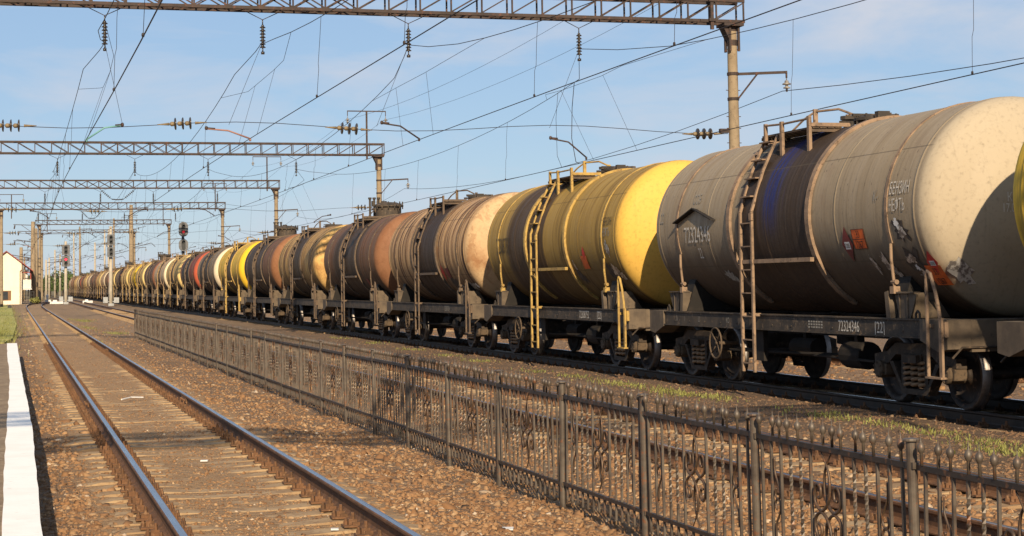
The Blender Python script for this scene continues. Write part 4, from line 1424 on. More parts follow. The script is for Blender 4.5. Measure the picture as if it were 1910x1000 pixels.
for i in range(FN + 1):
    p = bpy.data.objects.new('fence_post', me_post); COL.objects.link(p); p.parent = fence
    p.location = (random.uniform(-.004, .004), i * FSP, random.uniform(-.008, .004))
    p.rotation_euler = (random.uniform(-.02, .02), random.uniform(-.018, .018), 0)
    if i == FN: break
    near = i < 7
    q = bpy.data.objects.new('fence_panel', me_pan_near if near else me_pan_far); COL.objects.link(q); q.parent = fence
    q.location = (random.uniform(-.005, .005), i * FSP, random.uniform(-.006, .006))
    q.rotation_euler = (0, random.uniform(-.018, .018), random.uniform(-.003, .003))
    s_ = bpy.data.objects.new('scroll_ornament', me_scr); COL.objects.link(s_); s_.parent = q
    for me_ in me_side:
        s_ = bpy.data.objects.new('side_scroll', me_); COL.objects.link(s_); s_.parent = q
    if near:
        for k in (3, 4, 9, 10):
            c = bpy.data.objects.new('twisted_bar', me_tw); COL.objects.link(c); c.parent = q; c.location = (0, PK[k], 0)
        for y in PK:
            c = bpy.data.objects.new('finial', me_fin); COL.objects.link(c); c.parent = q; c.location = (0, y, 0)
            c.rotation_euler = (random.uniform(-.03, .03), random.uniform(-.03, .03), 0)

# ------------------------------------------------------------------ gantries
def truss_mb(x0, x1, zb, zt, dep=.62, bay=1.03, zig=False):
    mb = MB()
    c = .10
    xm = (x0 + x1) / 2
    for y in (-dep / 2, dep / 2):
        for z in (zb + c / 2, zt - c / 2):
            mb.box((x0, y - c / 2, z - c / 2), (x1, y + c / 2, z + c / 2))
        n = max(2, int(round((x1 - x0) / bay)))
        d = (x1 - x0) / n
        for i in range(n + 1):
            x = x0 + i * d
            if not zig or i in (0, n):
                mb.bar((min(max(x, x0 + .03), x1 - .03), y, zb + c), (min(max(x, x0 + .03), x1 - .03), y, zt - c), .05)
            if i < n:
                m = x + d / 2
                if zig:
                    mb.bar((x, y, zb + c), (x + d / 2, y, zt - c), .045); mb.bar((x + d / 2, y, zt - c), (x + d, y, zb + c), .045)
                else:
                    if m < xm + 2.2: mb.bar((x, y + .012, zt - c), (x + d, y + .012, zb + c), .04)
                    if m > xm - 2.2: mb.bar((x, y - .012, zb + c), (x + d, y - .012, zt - c), .04)
    n = int((x1 - x0) / 1.03)
    d = (x1 - x0) / n
    for z in (zb + .035, zt - .035):
        for i in range(n):
            x = x0 + i * d
            a = dep / 2 - .05
            mb.bar((x, -a if i % 2 else a, z), (x + d, a if i % 2 else -a, z), .04)
            mb.bar((x, -a, z), (x, a, z), .04)
    return mb
def column_mb(h, r0=.215, r1=.165):
    mb = MB(); mb.smooth = True
    n = 10
    mb.lathe([(r0 + (r1 - r0) * i / n, -.6 + (h + .6) * i / n) for i in range(n + 1)], 20, 'Z')
    return mb
def collar_mb(h, r):
    mb = MB()
    mb.lathe([(r + .012, h - .75), (r + .012, h - .55)], 18, 'Z')
    mb.lathe([(r + .012, h - .25), (r + .012, h - .08)], 18, 'Z')
    for s in (-1, 1):
        mb.box((s * .16 - .035, -.24, h - .95), (s * .16 + .035, -.15, h - .075))
        mb.box((s * .16 - .035, .15, h - .95), (s * .16 + .035, .24, h - .075))
    mb.box((-.42, -.36, h - .10), (.30, .36, h - .004))
    mb.prism([(-.40, h - .1), (-.18, h - .1), (-.18, h - .55)], 'XZ', -.2, .2)
    return mb
def string_mb(n, r=.095, pitch=.105, cap=True):
    """suspension string hanging down from z=0"""
    mb = MB(); mb.smooth = True
    z = -.16
    mb.tube([(0, 0, 0), (0, 0, z)], .018, 6)
    for i in range(n):
        mb.lathe([(.035, z), (.045, z - .03), (.045, z - .05), (r * .7, z - .06), (r, z - .085), (r * .98, z - .098), (.03, z - .085), (.028, z - pitch)], 14, 'Z')
        z -= pitch
    mb.tube([(0, 0, z), (0, 0, z - .14)], .02, 6)
    mb.box((-.05, -.05, z - .2), (.05, .05, z - .12))
    return mb, z - .16
_sm, LSTR = string_mb(7)
me_string = _sm.mesh('insulator_string', M['insul'])
def disc_mb(axis='X', n=3, r=.19, pitch=.23):
    mb = MB(); mb.smooth = True
    L_ = n * pitch
    x = -L_ / 2
    mb.mat = 1
    mb.tube([(x - .42, 0, 0), (x - .05, 0, 0)], [.012, .045], 8)
    mb.tube([(-x + .05, 0, 0), (-x + .42, 0, 0)], [.045, .012], 8)
    for i in range(n):
        mb.mat = 1; mb.lathe([(.03, x - .04), (.07, x), (.07, x + .07), (.05, x + .10)], 12, 'X')
        mb.mat = 0; mb.lathe([(.05, x + .09), (r * .8, x + .105), (r, x + .125), (r, x + .15), (.04, x + .165)], 18, 'X')
        x += pitch
    return mb
me_disc = disc_mb().mesh('disc_insulator', [M['insul'], M['insul_tan']])
mb = MB(); mb.smooth = True
mb.tube([(0, 0, 0), (0, 0, -.22)], .02, 6)
mb.lathe([(.03, -.2), (.07, -.22), (.07, -.28), (.15, -.32), (.15, -.35), (.05, -.36), (.05, -.42), (.12, -.45), (.12, -.48), (.04, -.49), (.03, -.60)], 12, 'Z')
me_pin = mb.mesh('pin_insulator', M['insul_white'])
def arm_mb(x0, z0, x1, z1, drop=.0):
    mb = MB(); mb.smooth = True
    xm = x0 + (x1 - x0) * .5; zm = z0 + (z1 - z0) * .18
    mb.tube([(x0, 0, z0), (xm, 0, zm), (x1, 0, z1)], .026, 8)
    mb.lathe([(.035, 0), (.035, .1)], 8, 'Z', (x1, 0, z1 - .08))
    return mb
def lock_mb(x0, z0, dx):
    mb = MB(); mb.smooth = True
    mb.lathe([(.03, 0), (.05, .03), (.05, .09), (.03, .12)], 10, 'Z', (x0, 0, z0 - .06))
    mb.tube([(x0, 0, z0), (x0 + dx * .2, 0, z0 - .02)], .03, 8)
    return mb

SUP = [2.69, 7.55, 12.26, 18.07]
CON = [2.12, 7.15, 12.62, 19.25]
CZ = [6.31, 6.37, 6.41, 5.95]
def gantry(y, xl, xr, zb, zt, label, left_cols, colours, tposts=(22.72,), tleft=(), zig=False, strings=True, bracket=True, right_col=None):
    g = empty('gantry', (xr, y, 0))
    tag(g, label, 'gantry', 'lattice gantries over the tracks')
    truss_mb(xl - xr, .02, zb, zt, zig=zig, bay=1.6 if zig else 1.03).build('truss_beam', M['steel'], g)
    rc = right_col if right_col is not None else xr - .32
    cols = [(rc, M['concrete'])] + [(c, M['concrete']) for c in left_cols]
    for cx_, mt in cols:
        c = column_mb(zb - .02).build('column', mt, g, (cx_ - xr, 0, 0))
        collar_mb(zb, .165).build('collar', M['steel'], c)
    if bracket:
        mb = MB()
        x = rc - xr + .17
        mb.bar((x, 0, 8.76), (x + 1.85, 0, 8.86), .07, .09)
        mb.bar((x, 0, 7.9), (x + .75, 0, 8.79), .05, .05)
        mb.bar((x + 1.83, 0, 8.86), (x + 1.83, 0, 8.66), .05, .05)
        for z in (8.76, 7.9):
            mb.lathe([(.20, z - .05), (.20, z + .05)], 14, 'Z', (rc - xr, 0, 0))
        for z in (9.6, 8.2, 7.3, 6.9, 6.4):
            mb.bar((rc - xr - .26, 0, z), (rc - xr + .26, 0, z), .025)
        b = mb.build('bracket_arm', M['steel'], g)
        o = bpy.data.objects.new('pin_insulator', me_pin); COL.objects.link(o); o.parent = b; o.location = (x + 1.83, 0, 8.78)
    for tp, z_lo in [(t, zb - .25) for t in tposts] + [(t, zb - 1.0) for t in tleft]:
        mb = MB()
        h = zt + 2.15
        if z_lo < zb - .5: h = zt + .9
        mb.box((tp - xr - .055, -.42, z_lo), (tp - xr + .055, -.33, h))
        mb.bar((tp - xr - 1.32, -.375, h), (tp - xr + 1.32, -.375, h), .07)
        for q in (-1.3, 1.3): mb.bar((tp - xr + q, -.375, h), (tp - xr + q, -.375, h - .32), .045)
        mb.box((tp - xr - .12, -.46, zb + .02), (tp - xr + .12, -.325, zb + .12)); mb.box((tp - xr - .12, -.46, zt - .12), (tp - xr + .12, -.325, zt - .02))
        t_ = mb.build('feeder_post', M['steel'], g)
        for q in (-1.3, 1.3):
            o = bpy.data.objects.new('pin_insulator', me_pin); COL.objects.link(o); o.parent = t_; o.location = (tp - xr + q, -.375, h - .28)
    if strings:
        for sx_ in SUP:
            if sx_ < xl + .5: continue
            o = bpy.data.objects.new('insulator_string', me_string); COL.objects.link(o); o.parent = g; o.location = (sx_ - xr, 0, zb - .28)
            mb = MB()
            mb.tube([(-.62, 0, .30), (0, 0, 0), (.62, 0, .30)], .014, 5)
            mb.build('hanger', M['steel'], o)
    return g
GY = [1.5, 54.0, 113.8, 160.0, 203.0, 255.0, 310.0]
GL = ['lattice gantry over the tracks just behind the camera',
      'nearest lattice gantry, its beam crossing the top edge of the picture',
      'second lattice gantry, its column behind the black brown wagon with tall hatch',
      'third lattice gantry, its column behind the dark rust brown wagon',
      'lattice gantry with its right column behind the cream white ended wagon',
      'lattice gantry whose left column stands beside the cream house and thick poles',
      'farthest lattice gantry with zigzag bracing and no upright bars in its beam']
GE = [(-8, 23.9, 10.45, 11.28), (-8, 23.9, 10.47, 11.28), (-8, 24.0, 10.42, 11.25), (-8, 23.82, 10.8, 11.6), (-8, 23.83, 10.8, 11.64), (2.95, 22.1, 10.95, 11.65), (4.3, 20.75, 11.45, 12.05)]
GLC = [(-7.6,), (-7.6,), (-7.6,), (-7.6,), (-1.35, -7.6), (3.55,), (4.7,)]
for i, y in enumerate(GY):
    a, b, c, d = GE[i]
    gantry(y, a, b, c, d, GL[i], GLC[i], None, tposts=(b - 1.2,), tleft=((-.25,) if i == 4 else ((4.6,) if i == 5 else ())), zig=(i == 6), strings=(i < 5))
# cross-span wires with insulators and the steady arms that hold the contact wires
def cross_span(y, xl, xr, z, label, cols, arms):
    mb = MB()
    ins = [x for x in (-.1, 5.03, 10.27, 22.45) if xl < x < xr]
    edges = [xl] + [q for x in ins for q in (x - .7, x + .7)] + [xr]
    if abs(edges[0] - edges[1]) < .1: edges = edges[2:]
    pts = []
    n = 24
    def zz(x): return z + .12 * math.sin(x * .6 + y)
    mb.tube([(xl - xr + (xr - xl) * i / n, 0, zz(xl + (xr - xl) * i / n)) for i in range(n + 1)], .011, 5)
    o = mb.build('cross_span_wire', M['wire'], None, (xr, y, 0))
    tag(o, label, 'cross wire', 'cross wires below the gantries')
    for x in ins:
        d = bpy.data.objects.new('disc_insulator', me_disc); COL.objects.link(d); d.parent = o; d.location = (x - xr, 0, zz(x))
        d.rotation_euler = (0, random.uniform(-.08, .08), 0)
    for k, (xa, za, xb, zb_) in enumerate(arms):
        a = arm_mb(xa - xr, za, xb - xr, zb_).build('steady_arm', cols[k], o)
        lock_mb(xa - xr, za + .02, (xb - xa)).build('arm_clamp', M['steel'], a)
    # clamp on the column
    mb = MB()
    mb.box((-.30, -.08, z - .08), (.02, .08, z + .06)); mb.bar((-1.1, 0, zz(xr)), (-.3, 0, zz(xr)), .04)
    mb.build('column_clamp', M['steel'], o)
DK = M['steel']
ARM1 = [(3.21, 6.80, CON[0] + .02, CZ[0] + .05), (5.77, 6.72, CON[1] - .02, CZ[1] + .05), (11.35, 6.95, CON[2] - .05, CZ[2] + .05), (17.02, 6.50, 18.25, 5.88)]
def arms_for(i):
    if i == 1: return ARM1
    r = random.Random(i)
    return [(c + 1.1 * (1 if (k + i) % 2 else -1), z + .48, c, z + .05) for k, (c, z) in enumerate(zip(CON, CZ))]
NAMES = {1: 'nearest', 2: 'second', 3: 'third', 4: 'fourth'}
for i in range(1, 5):
    cross_span(GY[i], -7.4, GE[i][1] - .55, 6.82, 'thin cross wire with disc insulators strung below the beam of the %s gantry' % NAMES[i],
               [M['teal'], M['pink'], DK, DK] if i == 1 else ([M['pink'], DK, DK, DK] if i == 4 else [DK] * 4), arms_for(i))
# insulator garlands under the third and fourth beams
def garland(y, x0, x1, z, label):
    mb = MB(); mb.smooth = True
    g_ = empty('jumper_cable', (x0, y, 0))
    tag(g_, label, 'jumper cable', 'jumper cables below beams')
    w = x1 - x0
    a = (0, 0, z); b = (w * .34, 0, z - .95); c = (w * .66, 0, z - .95); d = (w, 0, z)
    mb.tube([b, (w * .5, 0, z - 1.0), c], .045, 6)
    mb.build('conductor', M['wire'], g_)
    for p, q in ((a, b), (d, c)):
        m2 = MB(); m2.smooth = True
        P_, Q_ = Vector(p), Vector(q)
        m2.tube([P_, Q_], .02, 6)
        for k in range(6):
            u = P_.lerp(Q_, .2 + .12 * k); v = P_.lerp(Q_, .2 + .12 * k + .05)
            m2.tube([u, u.lerp(v, .5), v], [.05, .14, .05], 10)
        m2.build('insulator_string', M['insul'], g_)
garland(160.0, 7.45, 10.7, 10.80, 'drooping jumper cable between two insulator strings under the third gantry beam')
garland(203.0, 7.3, 9.9, 10.80, 'drooping jumper cable between two insulator strings under the fourth gantry beam')

# ------------------------------------------------------------------ overhead wires
YEND = 420.0
SAG = [.85, 1.45, 1.5, 1.3]
SPANS = [-45.0] + GY + [380.0, YEND]
TRK = ['nearest track', 'track behind the fence', 'tank train', 'far track beyond the train']
def mess_z(k, y, z0=9.5):
    for a, b in zip(SPANS[:-1], SPANS[1:]):
        if a <= y <= b:
            t = (y - a) / (b - a)
            sg = SAG[k] * ((b - a) / 52.0) ** 1.3
            # steep close to the support, flat in mid span
            q = 4 * t * (1 - t)
            return (z0 - .15 * (k == 0)) - min(sg, 2.4) * q ** .8
    return z0
def mess_x(k, y):
    d = min(abs(y - g_) for g_ in GY)
    t = min(1, d / 4.0)
    return SUP[k] + (con_x(k, y) + .12 - SUP[k]) * t
def con_x(k, y):
    return CON[k] + .12 * math.sin(y / 52.0 * PI + k)
for k in range(4):
    mb = MB(); mb.smooth = True
    pts = [(con_x(k, y), y, CZ[k]) for y in np.arange(-40, YEND, 8.0)]
    mb.tube(pts, .0125 if k < 2 else .0115, 6)
    o = mb.build('contact_wire', M['wire'])
    tag(o, 'dark straight contact wire strung low above the ' + TRK[k], 'contact wire', 'contact wires over the tracks')
    mb = MB(); mb.smooth = True
    ysx = sorted(set(list(np.arange(-44, YEND, 3.0)) + [g_ for g_ in GY]))
    pts = [(mess_x(k, y), y, mess_z(k, y)) for y in ysx]
    mb.tube(pts, .011, 6)
    m = mb.build('catenary_wire', M['wire'])
    tag(m, 'sagging upper catenary wire with droppers above the ' + TRK[k], 'catenary wire', 'catenary wires over the tracks')
    # droppers: irregular thin wires
    cnt = 0
    for a, b in zip(SPANS[1:-1], SPANS[2:]):
        if a > 260: break
        n = max(3, int((b - a) / 8.5))
        for i in range(n):
            y = a + (b - a) * (i + .5) / n + random.uniform(-.8, .8)
            if y < 18: continue
            z1 = mess_z(k, y)
            near = min(abs(y - a), abs(y - b)) < 7.5
            if near: continue
            x1 = mess_x(k, y); x0 = con_x(k, y)
            md = MB()
            kx, ky = random.uniform(-.022, .022), random.uniform(-.03, .03)
            md.tube([(x0, y, CZ[k]), (x0 + (x1 - x0) * .35 + kx, y + ky, CZ[k] + (z1 - CZ[k]) * .35), (x0 + (x1 - x0) * .4 - kx, y, CZ[k] + (z1 - CZ[k]) * .42), (x0 + (x1 - x0) * .7 + kx * .6, y - ky, CZ[k] + (z1 - CZ[k]) * .72), (x1, y, z1)], .0058, 4)
            md.lathe([(.022, 0), (.03, .03), (.022, .07)], 6, 'Z', (x0, y, CZ[k]))
            md.build('dropper', M['wire'], m)
    # stitch wires at the supports
    for g_ in GY[1:5]:
        ms = MB(); ms.smooth = True
        za, zb_ = mess_z(k, g_ - 8), mess_z(k, g_ + 8)
        zl = min(mess_z(k, g_), 9.5) - 1.15
        ms.tube([(mess_x(k, g_ - 8), g_ - 8, za), (SUP[k] + .05, g_ - 4, (za + zl) / 2 - .1), (SUP[k] + .05, g_ - 2, zl), (SUP[k] + .05, g_ + 2, zl), (SUP[k] + .05, g_ + 4, (zb_ + zl) / 2 - .1), (mess_x(k, g_ + 8), g_ + 8, zb_)], .007, 5)
        for dy in (-2.2, 2.2):
            ms.tube([(SUP[k] + .05, g_ + dy, zl), (con_x(k, g_ + dy), g_ + dy, CZ[k])], .005, 4)
        ms.build('stitch_wire', M['wire'], m)
        msx = MB()
        kk = .52 if k == 0 else -1.08
        msx.tube([(SUP[k], g_, mess_z(k, g_)), (SUP[k] + kk, g_, 6.85)], .006, 4)
        msx.build('steady_wire', M['wire'], m)
# feeders
def feeder(x, zs, sag, label, r=.011, y_from=-45.0):
    mb = MB(); mb.smooth = True
    pts = []
    ys_ = [-45.0] + GY
    for a, b in zip(ys_[:-1], ys_[1:]):
        for i in range(12):
            t = i / 12
            y = a + (b - a) * t
            if y < y_from: continue
            pts.append((x, y, zs - sag * 4 * t * (1 - t)))
    mb.tube(pts, r, 6)
    tag(mb.build('feeder_wire', M['wire']), label, 'feeder wire', 'feeder wires beside the gantries')
feeder(25.41, 8.20, .95, 'sagging feeder wire carried on the short arms outside the right columns', .012)
feeder(21.45, 12.85, .8, 'inner high feeder wire running over the gantry beams near the right columns', .008)
feeder(24.05, 12.85, .8, 'outer high feeder wire running over the gantry beams near the right columns', .008)
mb = MB(); mb.smooth = True
mb.tube([(mess_x(3, 58.6), 58.6, mess_z(3, 58.6)), (19.22, 58.35, 8.0), (19.20, 58.4, 6.9), (con_x(3, 58.3) + .03, 58.3, 6.05), (con_x(3, 57.9), 57.9, 5.96)], .013, 5)
mb.tube([(mess_x(3, 60.6), 60.6, mess_z(3, 60.6)), (19.26, 60.4, 7.8), (19.22, 60.2, 6.4), (con_x(3, 59.9), 59.9, 5.96)], .008, 5)
tag(mb.build('jumper_wire', M['wire']), 'thin pair of jumper wires hanging behind the nearest gantry between catenary and contact wire', 'jumper wire')

# ------------------------------------------------------------------ signals
def rounded(w, h, r, n=5):
    pts = []
    for (cx_, cz, a0) in ((w / 2 - r, h / 2 - r, 0), (-w / 2 + r, h / 2 - r, 90), (-w / 2 + r, -h / 2 + r, 180), (w / 2 - r, -h / 2 + r, 270)):
        for i in range(n + 1):
            a = R(a0 + 90 * i / n)
            pts.append((cx_ + r * math.cos(a), cz + r * math.sin(a)))
    return pts
def signal_head(parent, z, w, h, r, lit=None, shield=None, lamps=2, dx=0.0, dim=False):
    mb = MB()
    mb.prism([(x + dx, q + z) for x, q in rounded(w, h, r)], 'XZ', -.10, -.06)
    hd = mb.build('signal_head', shield, parent)
    mb = MB()
    mb.prism([(x + dx, q + z) for x, q in rounded(w * .42, h * .84, w * .2)], 'XZ', -.13, -.102)
    mb.box((dx - w * .25, -.058, z - h * .4), (dx + w * .25, .22, z + h * .4))
    mb.build('lamp_case', M['signal_black'], hd)
    for i in range(lamps):
        zz = z + h * (.19 - .38 * i) if lamps == 2 else z + h * (.26 - .26 * i)
        mv = MB()
        mv.lathe([(w * .17, -.42), (w * .17, -.131)], 14, 'Y', (dx, 0, zz), R(0), R(200))
        mv.build('lamp_hood', M['signal_grey'] if shield is M['signal_grey'] else M['signal_black'], hd)
        ml = MB(); ml.smooth = True
        ml.lathe([(.0005, -.155), (w * .11, -.145), (w * .15, -.131)], 14, 'Y', (dx, 0, zz))
        ml.build('lamp', (M['lamp_dim'] if dim else M['lamp']) if lit == i else M['glass'], hd)
    return hd
def signal(x, y, ztop, label, heads, mast_r=.13, box=True, mat=None):
    s = empty('rail_signal', (x, y, -.2))
    tag(s, label, 'rail signal', 'colour light signals')
    mb = MB(); mb.smooth = True
    mb.lathe([(mast_r * 1.2, -.2), (mast_r * 1.1, 2), (mast_r * .9, ztop + .2)], 12, 'Z')
    mb.build('mast', mat or M['concrete_pale'], s)
    for hd in heads:
        h_ = signal_head(s, *hd[0], **hd[1])
        h_.location = (0, -(mast_r + .30), 0)
    mb = MB()
    mb.box((-.85, -.35, .35), (-.35, .2, 1.0)); mb.box((.3, -.35, .35), (.85, .2, .95)); mb.box((-.3, -.45, -.1), (.3, .3, .3))
    mb.box((-.36, -.1, .45), (.36, .0, .55))
    mb.build('relay_box', M['grey_paint'], s)
    mb = MB()
    for q in (-.2, .2): mb.bar((q, .35, 0), (q * .8, .22, ztop - 1.4), .035)
    for z in np.arange(.4, ztop - 1.6, .35): mb.bar((-.18, .30, z), (.18, .30, z), .025)
    mb.build('ladder', M['grey_paint'], s)
    return s
signal(6.45, 229.5, 7.9, 'signal with bright red lamp on a pale mast by the far bend of the track',
       [((6.98, 1.0, 1.34, .12), dict(shield=M['signal_grey'])), ((5.50, 1.0, 1.34, .12), dict(lit=0, shield=M['signal_grey']))], .17)
signal(10.3, 195.0, 8.6, 'unlit signal on a tall pale mast in front of the train, two dark square heads',
       [((7.30, .85, 1.22, .12), dict(shield=M['signal_grey'])), ((5.95, .85, 1.1, .12), dict(shield=M['signal_grey']))], .17)
signal(15.75, 169.0, 8.1, 'signal with two round ended grey shields rising behind the train',
       [((7.55, .90, 1.42, .42), dict(lit=1, dim=True, shield=M['signal_grey'])), ((6.02, .90, 1.15, .42), dict(lamps=1, shield=M['signal_grey']))], .13, mat=M['signal_black'])

# ------------------------------------------------------------------ cream house at the left
hs = empty('house', (-.94, 240, -.2))
tag(hs, 'cream plastered house with a red gable roof, balcony and brown shuttered window', 'house')
W2, EH, AP, DP = 1.93, 5.55, 7.05, 9.0
mb = MB()
mb.prism([(-W2 - 1.2, 0), (W2, 0), (W2, EH), (0, AP), (-W2 - 1.2, EH - .9)], 'XZ', 0, DP)
mb.build('wall', M['plaster'], hs)
mb = MB()
for sg in (-1, 1):
    x1 = sg * 3.45; z1 = AP - (AP - EH) / W2 * 3.45
    k = .12
    mb.prism([(0, AP + .02), (0, AP + .02 + k), (x1, z1 + k - .35 + .35), (x1, z1)], 'XZ', -.35, DP + .3)
mb.build('roof', M['roof_red'], hs)
mb = MB()
mb.box((W2 + .02, 1.0, 2.1), (3.2, 3.6, 3.3)); mb.box((W2 + .02, .9, 1.95), (3.3, 3.7, 2.08))
mb.build('balcony', M['plaster_white'], hs)
mb = MB()
mb.box((3.05, 1.0, 3.32), (3.2, 1.15, 4.55)); mb.box((3.05, 3.4, 3.32), (3.2, 3.55, 4.55))
mb.box((W2 + .02, 1.02, 4.2), (3.04, 1.12, 4.32))
mb.build('balcony_frame', M['roof_red'], hs)
mb = MB()
mb.box((W2 + .5, 2.6, 3.32), (W2 + .8, 2.9, 4.6)); mb.build('pillar', M['plaster_white'], hs)
mb = MB(); mb.box((-.55, -.05, .55), (.60, -.003, 1.85)); wf = mb.build('window_frame', M['wood'], hs)
mb = MB(); mb.box((-.45, -.08, .65), (.2, -.053, 1.75)); mb.build('pane', M['glass'], wf)
mb = MB(); mb.box((-1.35, -.5, 0), (-.75, -.01, 2.0)); mb.box((-.745, -.42, 0), (-.5, -.01, 1.95)); mb.build('meter_cabinet', M['grey_paint'], hs)
mb = MB(); mb.tube([(1.75, -.12, 0), (1.75, -.12, 4.4), (1.9, -.12, 4.55), (2.0, -.05, 4.6)], .05, 8); mb.build('downpipe', M['wood'], hs)
st_ = MB()
for z in (.3, .75, 1.2, 1.65): st_.bar((W2 + .05, .4, z), (3.5, .4, z + .02), .07)
for x in np.arange(W2 + .1, 3.6, .38): st_.bar((x, .4, 0), (x, .4, 1.75), .07)
st_.build('railing', M['signal_black'], hs)

# ------------------------------------------------------------------ poles and lines in the distance
def far_pole(x, y, h, label, mat, r=.17, arms=1, side=1):
    p = empty('line_pole', (x, y, -.2))
    tag(p, label, 'pole', 'concrete poles in the distance')
    mb = MB(); mb.smooth = True
    mb.lathe([(r * 1.25, -.3), (r, h * .5), (r * .75, h)], 10, 'Z')
    mb.build('shaft', mat, p)
    mb = MB()
    for k in range(arms):
        z = h - .5 - 1.1 * k
        if k % 2 == 0:
            mb.bar((-.1, 0, z), (side * 2.6, 0, z + .1), .09); mb.bar((0, 0, z - 1.1), (side * 1.5, 0, z), .06)
            mb.tube([(side * 2.4, 0, z), (side * 2.5, 0, z - .5)], .09, 6)
        else:
            mb.bar((-1.0, 0, z), (1.0, 0, z), .08)
    mb.tube([(0, 0, h * .55), (side * 3.0, 0, h * .60), (side * 3.6, 0, h * .56)], .045, 6)
    for k in range(3):
        z = h * (.42 + .16 * k)
        mb.bar((-side * .2, 0, z), (side * (1.2 + .5 * k), 0, z + .25 * k), .06)
        mb.tube([(side * 1.1, 0, z), (side * 1.1, 0, z + .35)], [.05, .09], 6)
    mb.build('cross_arm', M['steel'], p)
    return p
FP = [(5.55, 318, 7.2, 'concrete_pale', 1, 1), (7.1, 372, 8.5, 'concrete_pale', 1, 1), (8.35, 376, 10.2, 'concrete_pale', 2, 1), (9.8, 392, 9.6, 'concrete_pale', 2, 1), (13.0, 400, 14.5, 'concrete_pale', 2, -1),
      (13.6, 380, 15.2, 'concrete', 2, 1), (14.8, 410, 14.8, 'concrete_pale', 1, -1), (16.4, 372, 11.6, 'concrete_pale', 2, 1), (18.6, 376, 14.4, 'concrete_pale', 2, -1), (19.8, 384, 14.8, 'concrete_pale', 1, 1),
      (18.0, 330, 15.0, 'concrete', 2, 1), (17.2, 268, 14.6, 'concrete', 2, 1), (2.55, 246, 11.3, 'concrete', 3, -1), (3.12, 262, 10.9, 'concrete', 2, -1), (1.15, 290, 8.8, 'concrete', 2, 1), (1.9, 330, 8.0, 'concrete', 1, 1), (11.7, 420, 13.0, 'concrete_pale', 1, 1)]
FPL = ['short pale pole with a bracket right of the thick left columns', 'slim pale pole in front of the far green trees, left one', 'slim pale pole in front of the far green trees, middle one', 'slim pale pole in front of the far green trees, right one, beside the red signal',
       'pale pole just right of the red signal above the last wagons', 'brownish pole with crossed arms above the last wagons', 'thin pale pole farthest back above the last wagons', 'pale pole above the far rust red wagon', 'pale pole left of the tall square headed signal, nearer one', 'pale pole left of the tall square headed signal, partly behind its mast',
       'brownish pole close behind the tall square headed signal', 'thick concrete pole right of the tall square headed signal', 'thick concrete column with three arms beside the balcony of the cream house', 'thick concrete column standing right behind the gantry column by the house', 'brownish pole seen over the balcony of the cream house', 'thin brownish pole seen under the red eave of the house', 'pale slim pole directly above the last wagon']
for (x, y, h, mt, ar, sd), lb in zip(FP, FPL):
    far_pole(x, y, h, lb, M[mt], .34 if mt == 'concrete' and y < 300 else .2, ar, sd)
# spans between far poles
mb = MB()
for a, b, h1, h2 in ((4, 8, 12.5, 13), (5, 7, 13.5, 11), (8, 10, 13, 13.5), (9, 11, 13.6, 13.2), (3, 4, 8.6, 12), (2, 5, 9, 11.5)):
    A, B = FP[a], FP[b]
    mb.tube([(A[0], A[1], h1 - .5), ((A[0] + B[0]) / 2, (A[1] + B[1]) / 2, (h1 + h2) / 2 - 1.0), (B[0], B[1], h2 - .5)], .03, 4)
o = mb.build('distant_wires', M['wire']); tag(o, 'tangle of thin wires strung between the far concrete poles', 'wires', kind='stuff')

# ------------------------------------------------------------------ trees and bushes far off
def crown_mesh(name, rx, ry, rz, n, leaf, seed, mat, clumps=14):
    r = np.random.default_rng(seed)
    cc = r.normal(0, 1, (clumps, 3)); cc /= np.linalg.norm(cc, axis=1)[:, None]
    cc *= r.uniform(.25, .85, (clumps, 1)); cs = r.uniform(.22, .48, clumps)
    k = r.integers(0, clumps, n)
    d = r.normal(0, 1, (n, 3)); d /= np.linalg.norm(d, axis=1)[:, None]
    P = cc[k] + d * (cs[k] * r.uniform(.5, 1.05, n) ** .5)[:, None]
    P = P * np.array([rx, ry, rz])
    a = r.normal(0, 1, (n, 3)); a /= np.linalg.norm(a, axis=1)[:, None]
    b = np.cross(a, r.normal(0, 1, (n, 3))); b /= np.linalg.norm(b, axis=1)[:, None]
    s = leaf * r.uniform(.5, 1.3, (n, 1))
    V = np.stack([P - a * s, P + b * s * .5, P + a * s, P - b * s * .5], 1).reshape(-1, 3)
    Fc = np.arange(4 * n).reshape(n, 4)
    return np_mesh(name, V, Fc, mat)
CR = [crown_mesh('crown', 3.2, 3.0, 2.9, 2600, .28, s, M['leaf']) for s in (1, 2, 3)]
mb = MB(); mb.smooth = True
mb.tube([(0, 0, -.3), (.1, .05, 1.6), (.0, .1, 3.2), (.3, 0, 5.0)], [.24, .18, .14, .06], 8)
mb.tube([(.02, .08, 2.6), (.9, .3, 4.2)], [.1, .04], 6); mb.tube([(.05, .05, 2.2), (-1.0, -.2, 3.9)], [.1, .04], 6)
me_trunk = mb.mesh('trunk', M['bark'])
TRE = [(6.4, 452, .8, .75, 'low green tree right of the thick columns, leftmost of the far trees'), (9.2, 470, 1.0, .8, 'green tree behind the slim pale poles'), (11.8, 446, 1.0, .98, 'taller green tree behind the red signal mast'), (8.0, 505, 1.3, .8, 'dim green tree farthest back behind the pale poles'),
       (15.4, 520, 1.2, .98, 'green tree just above the last wagons of the train'), (20.5, 500, 1.2, .95, 'green tree behind the pale poles above the far wagons'), (4.0, 520, 1.2, 1.0, 'green tree mostly hidden by the thick concrete columns'), (12.5, 540, 1.6, .95, 'broad green tree half hidden by the red signal mast'),
       (-6, 430, 1.5, 1.6, 'green tree hidden behind the cream house'), (-14, 380, 1.6, 1.6, 'green tree beyond the grass behind the house'), (30, 470, 1.5, 1.0, 'green tree beyond the middle of the train')]
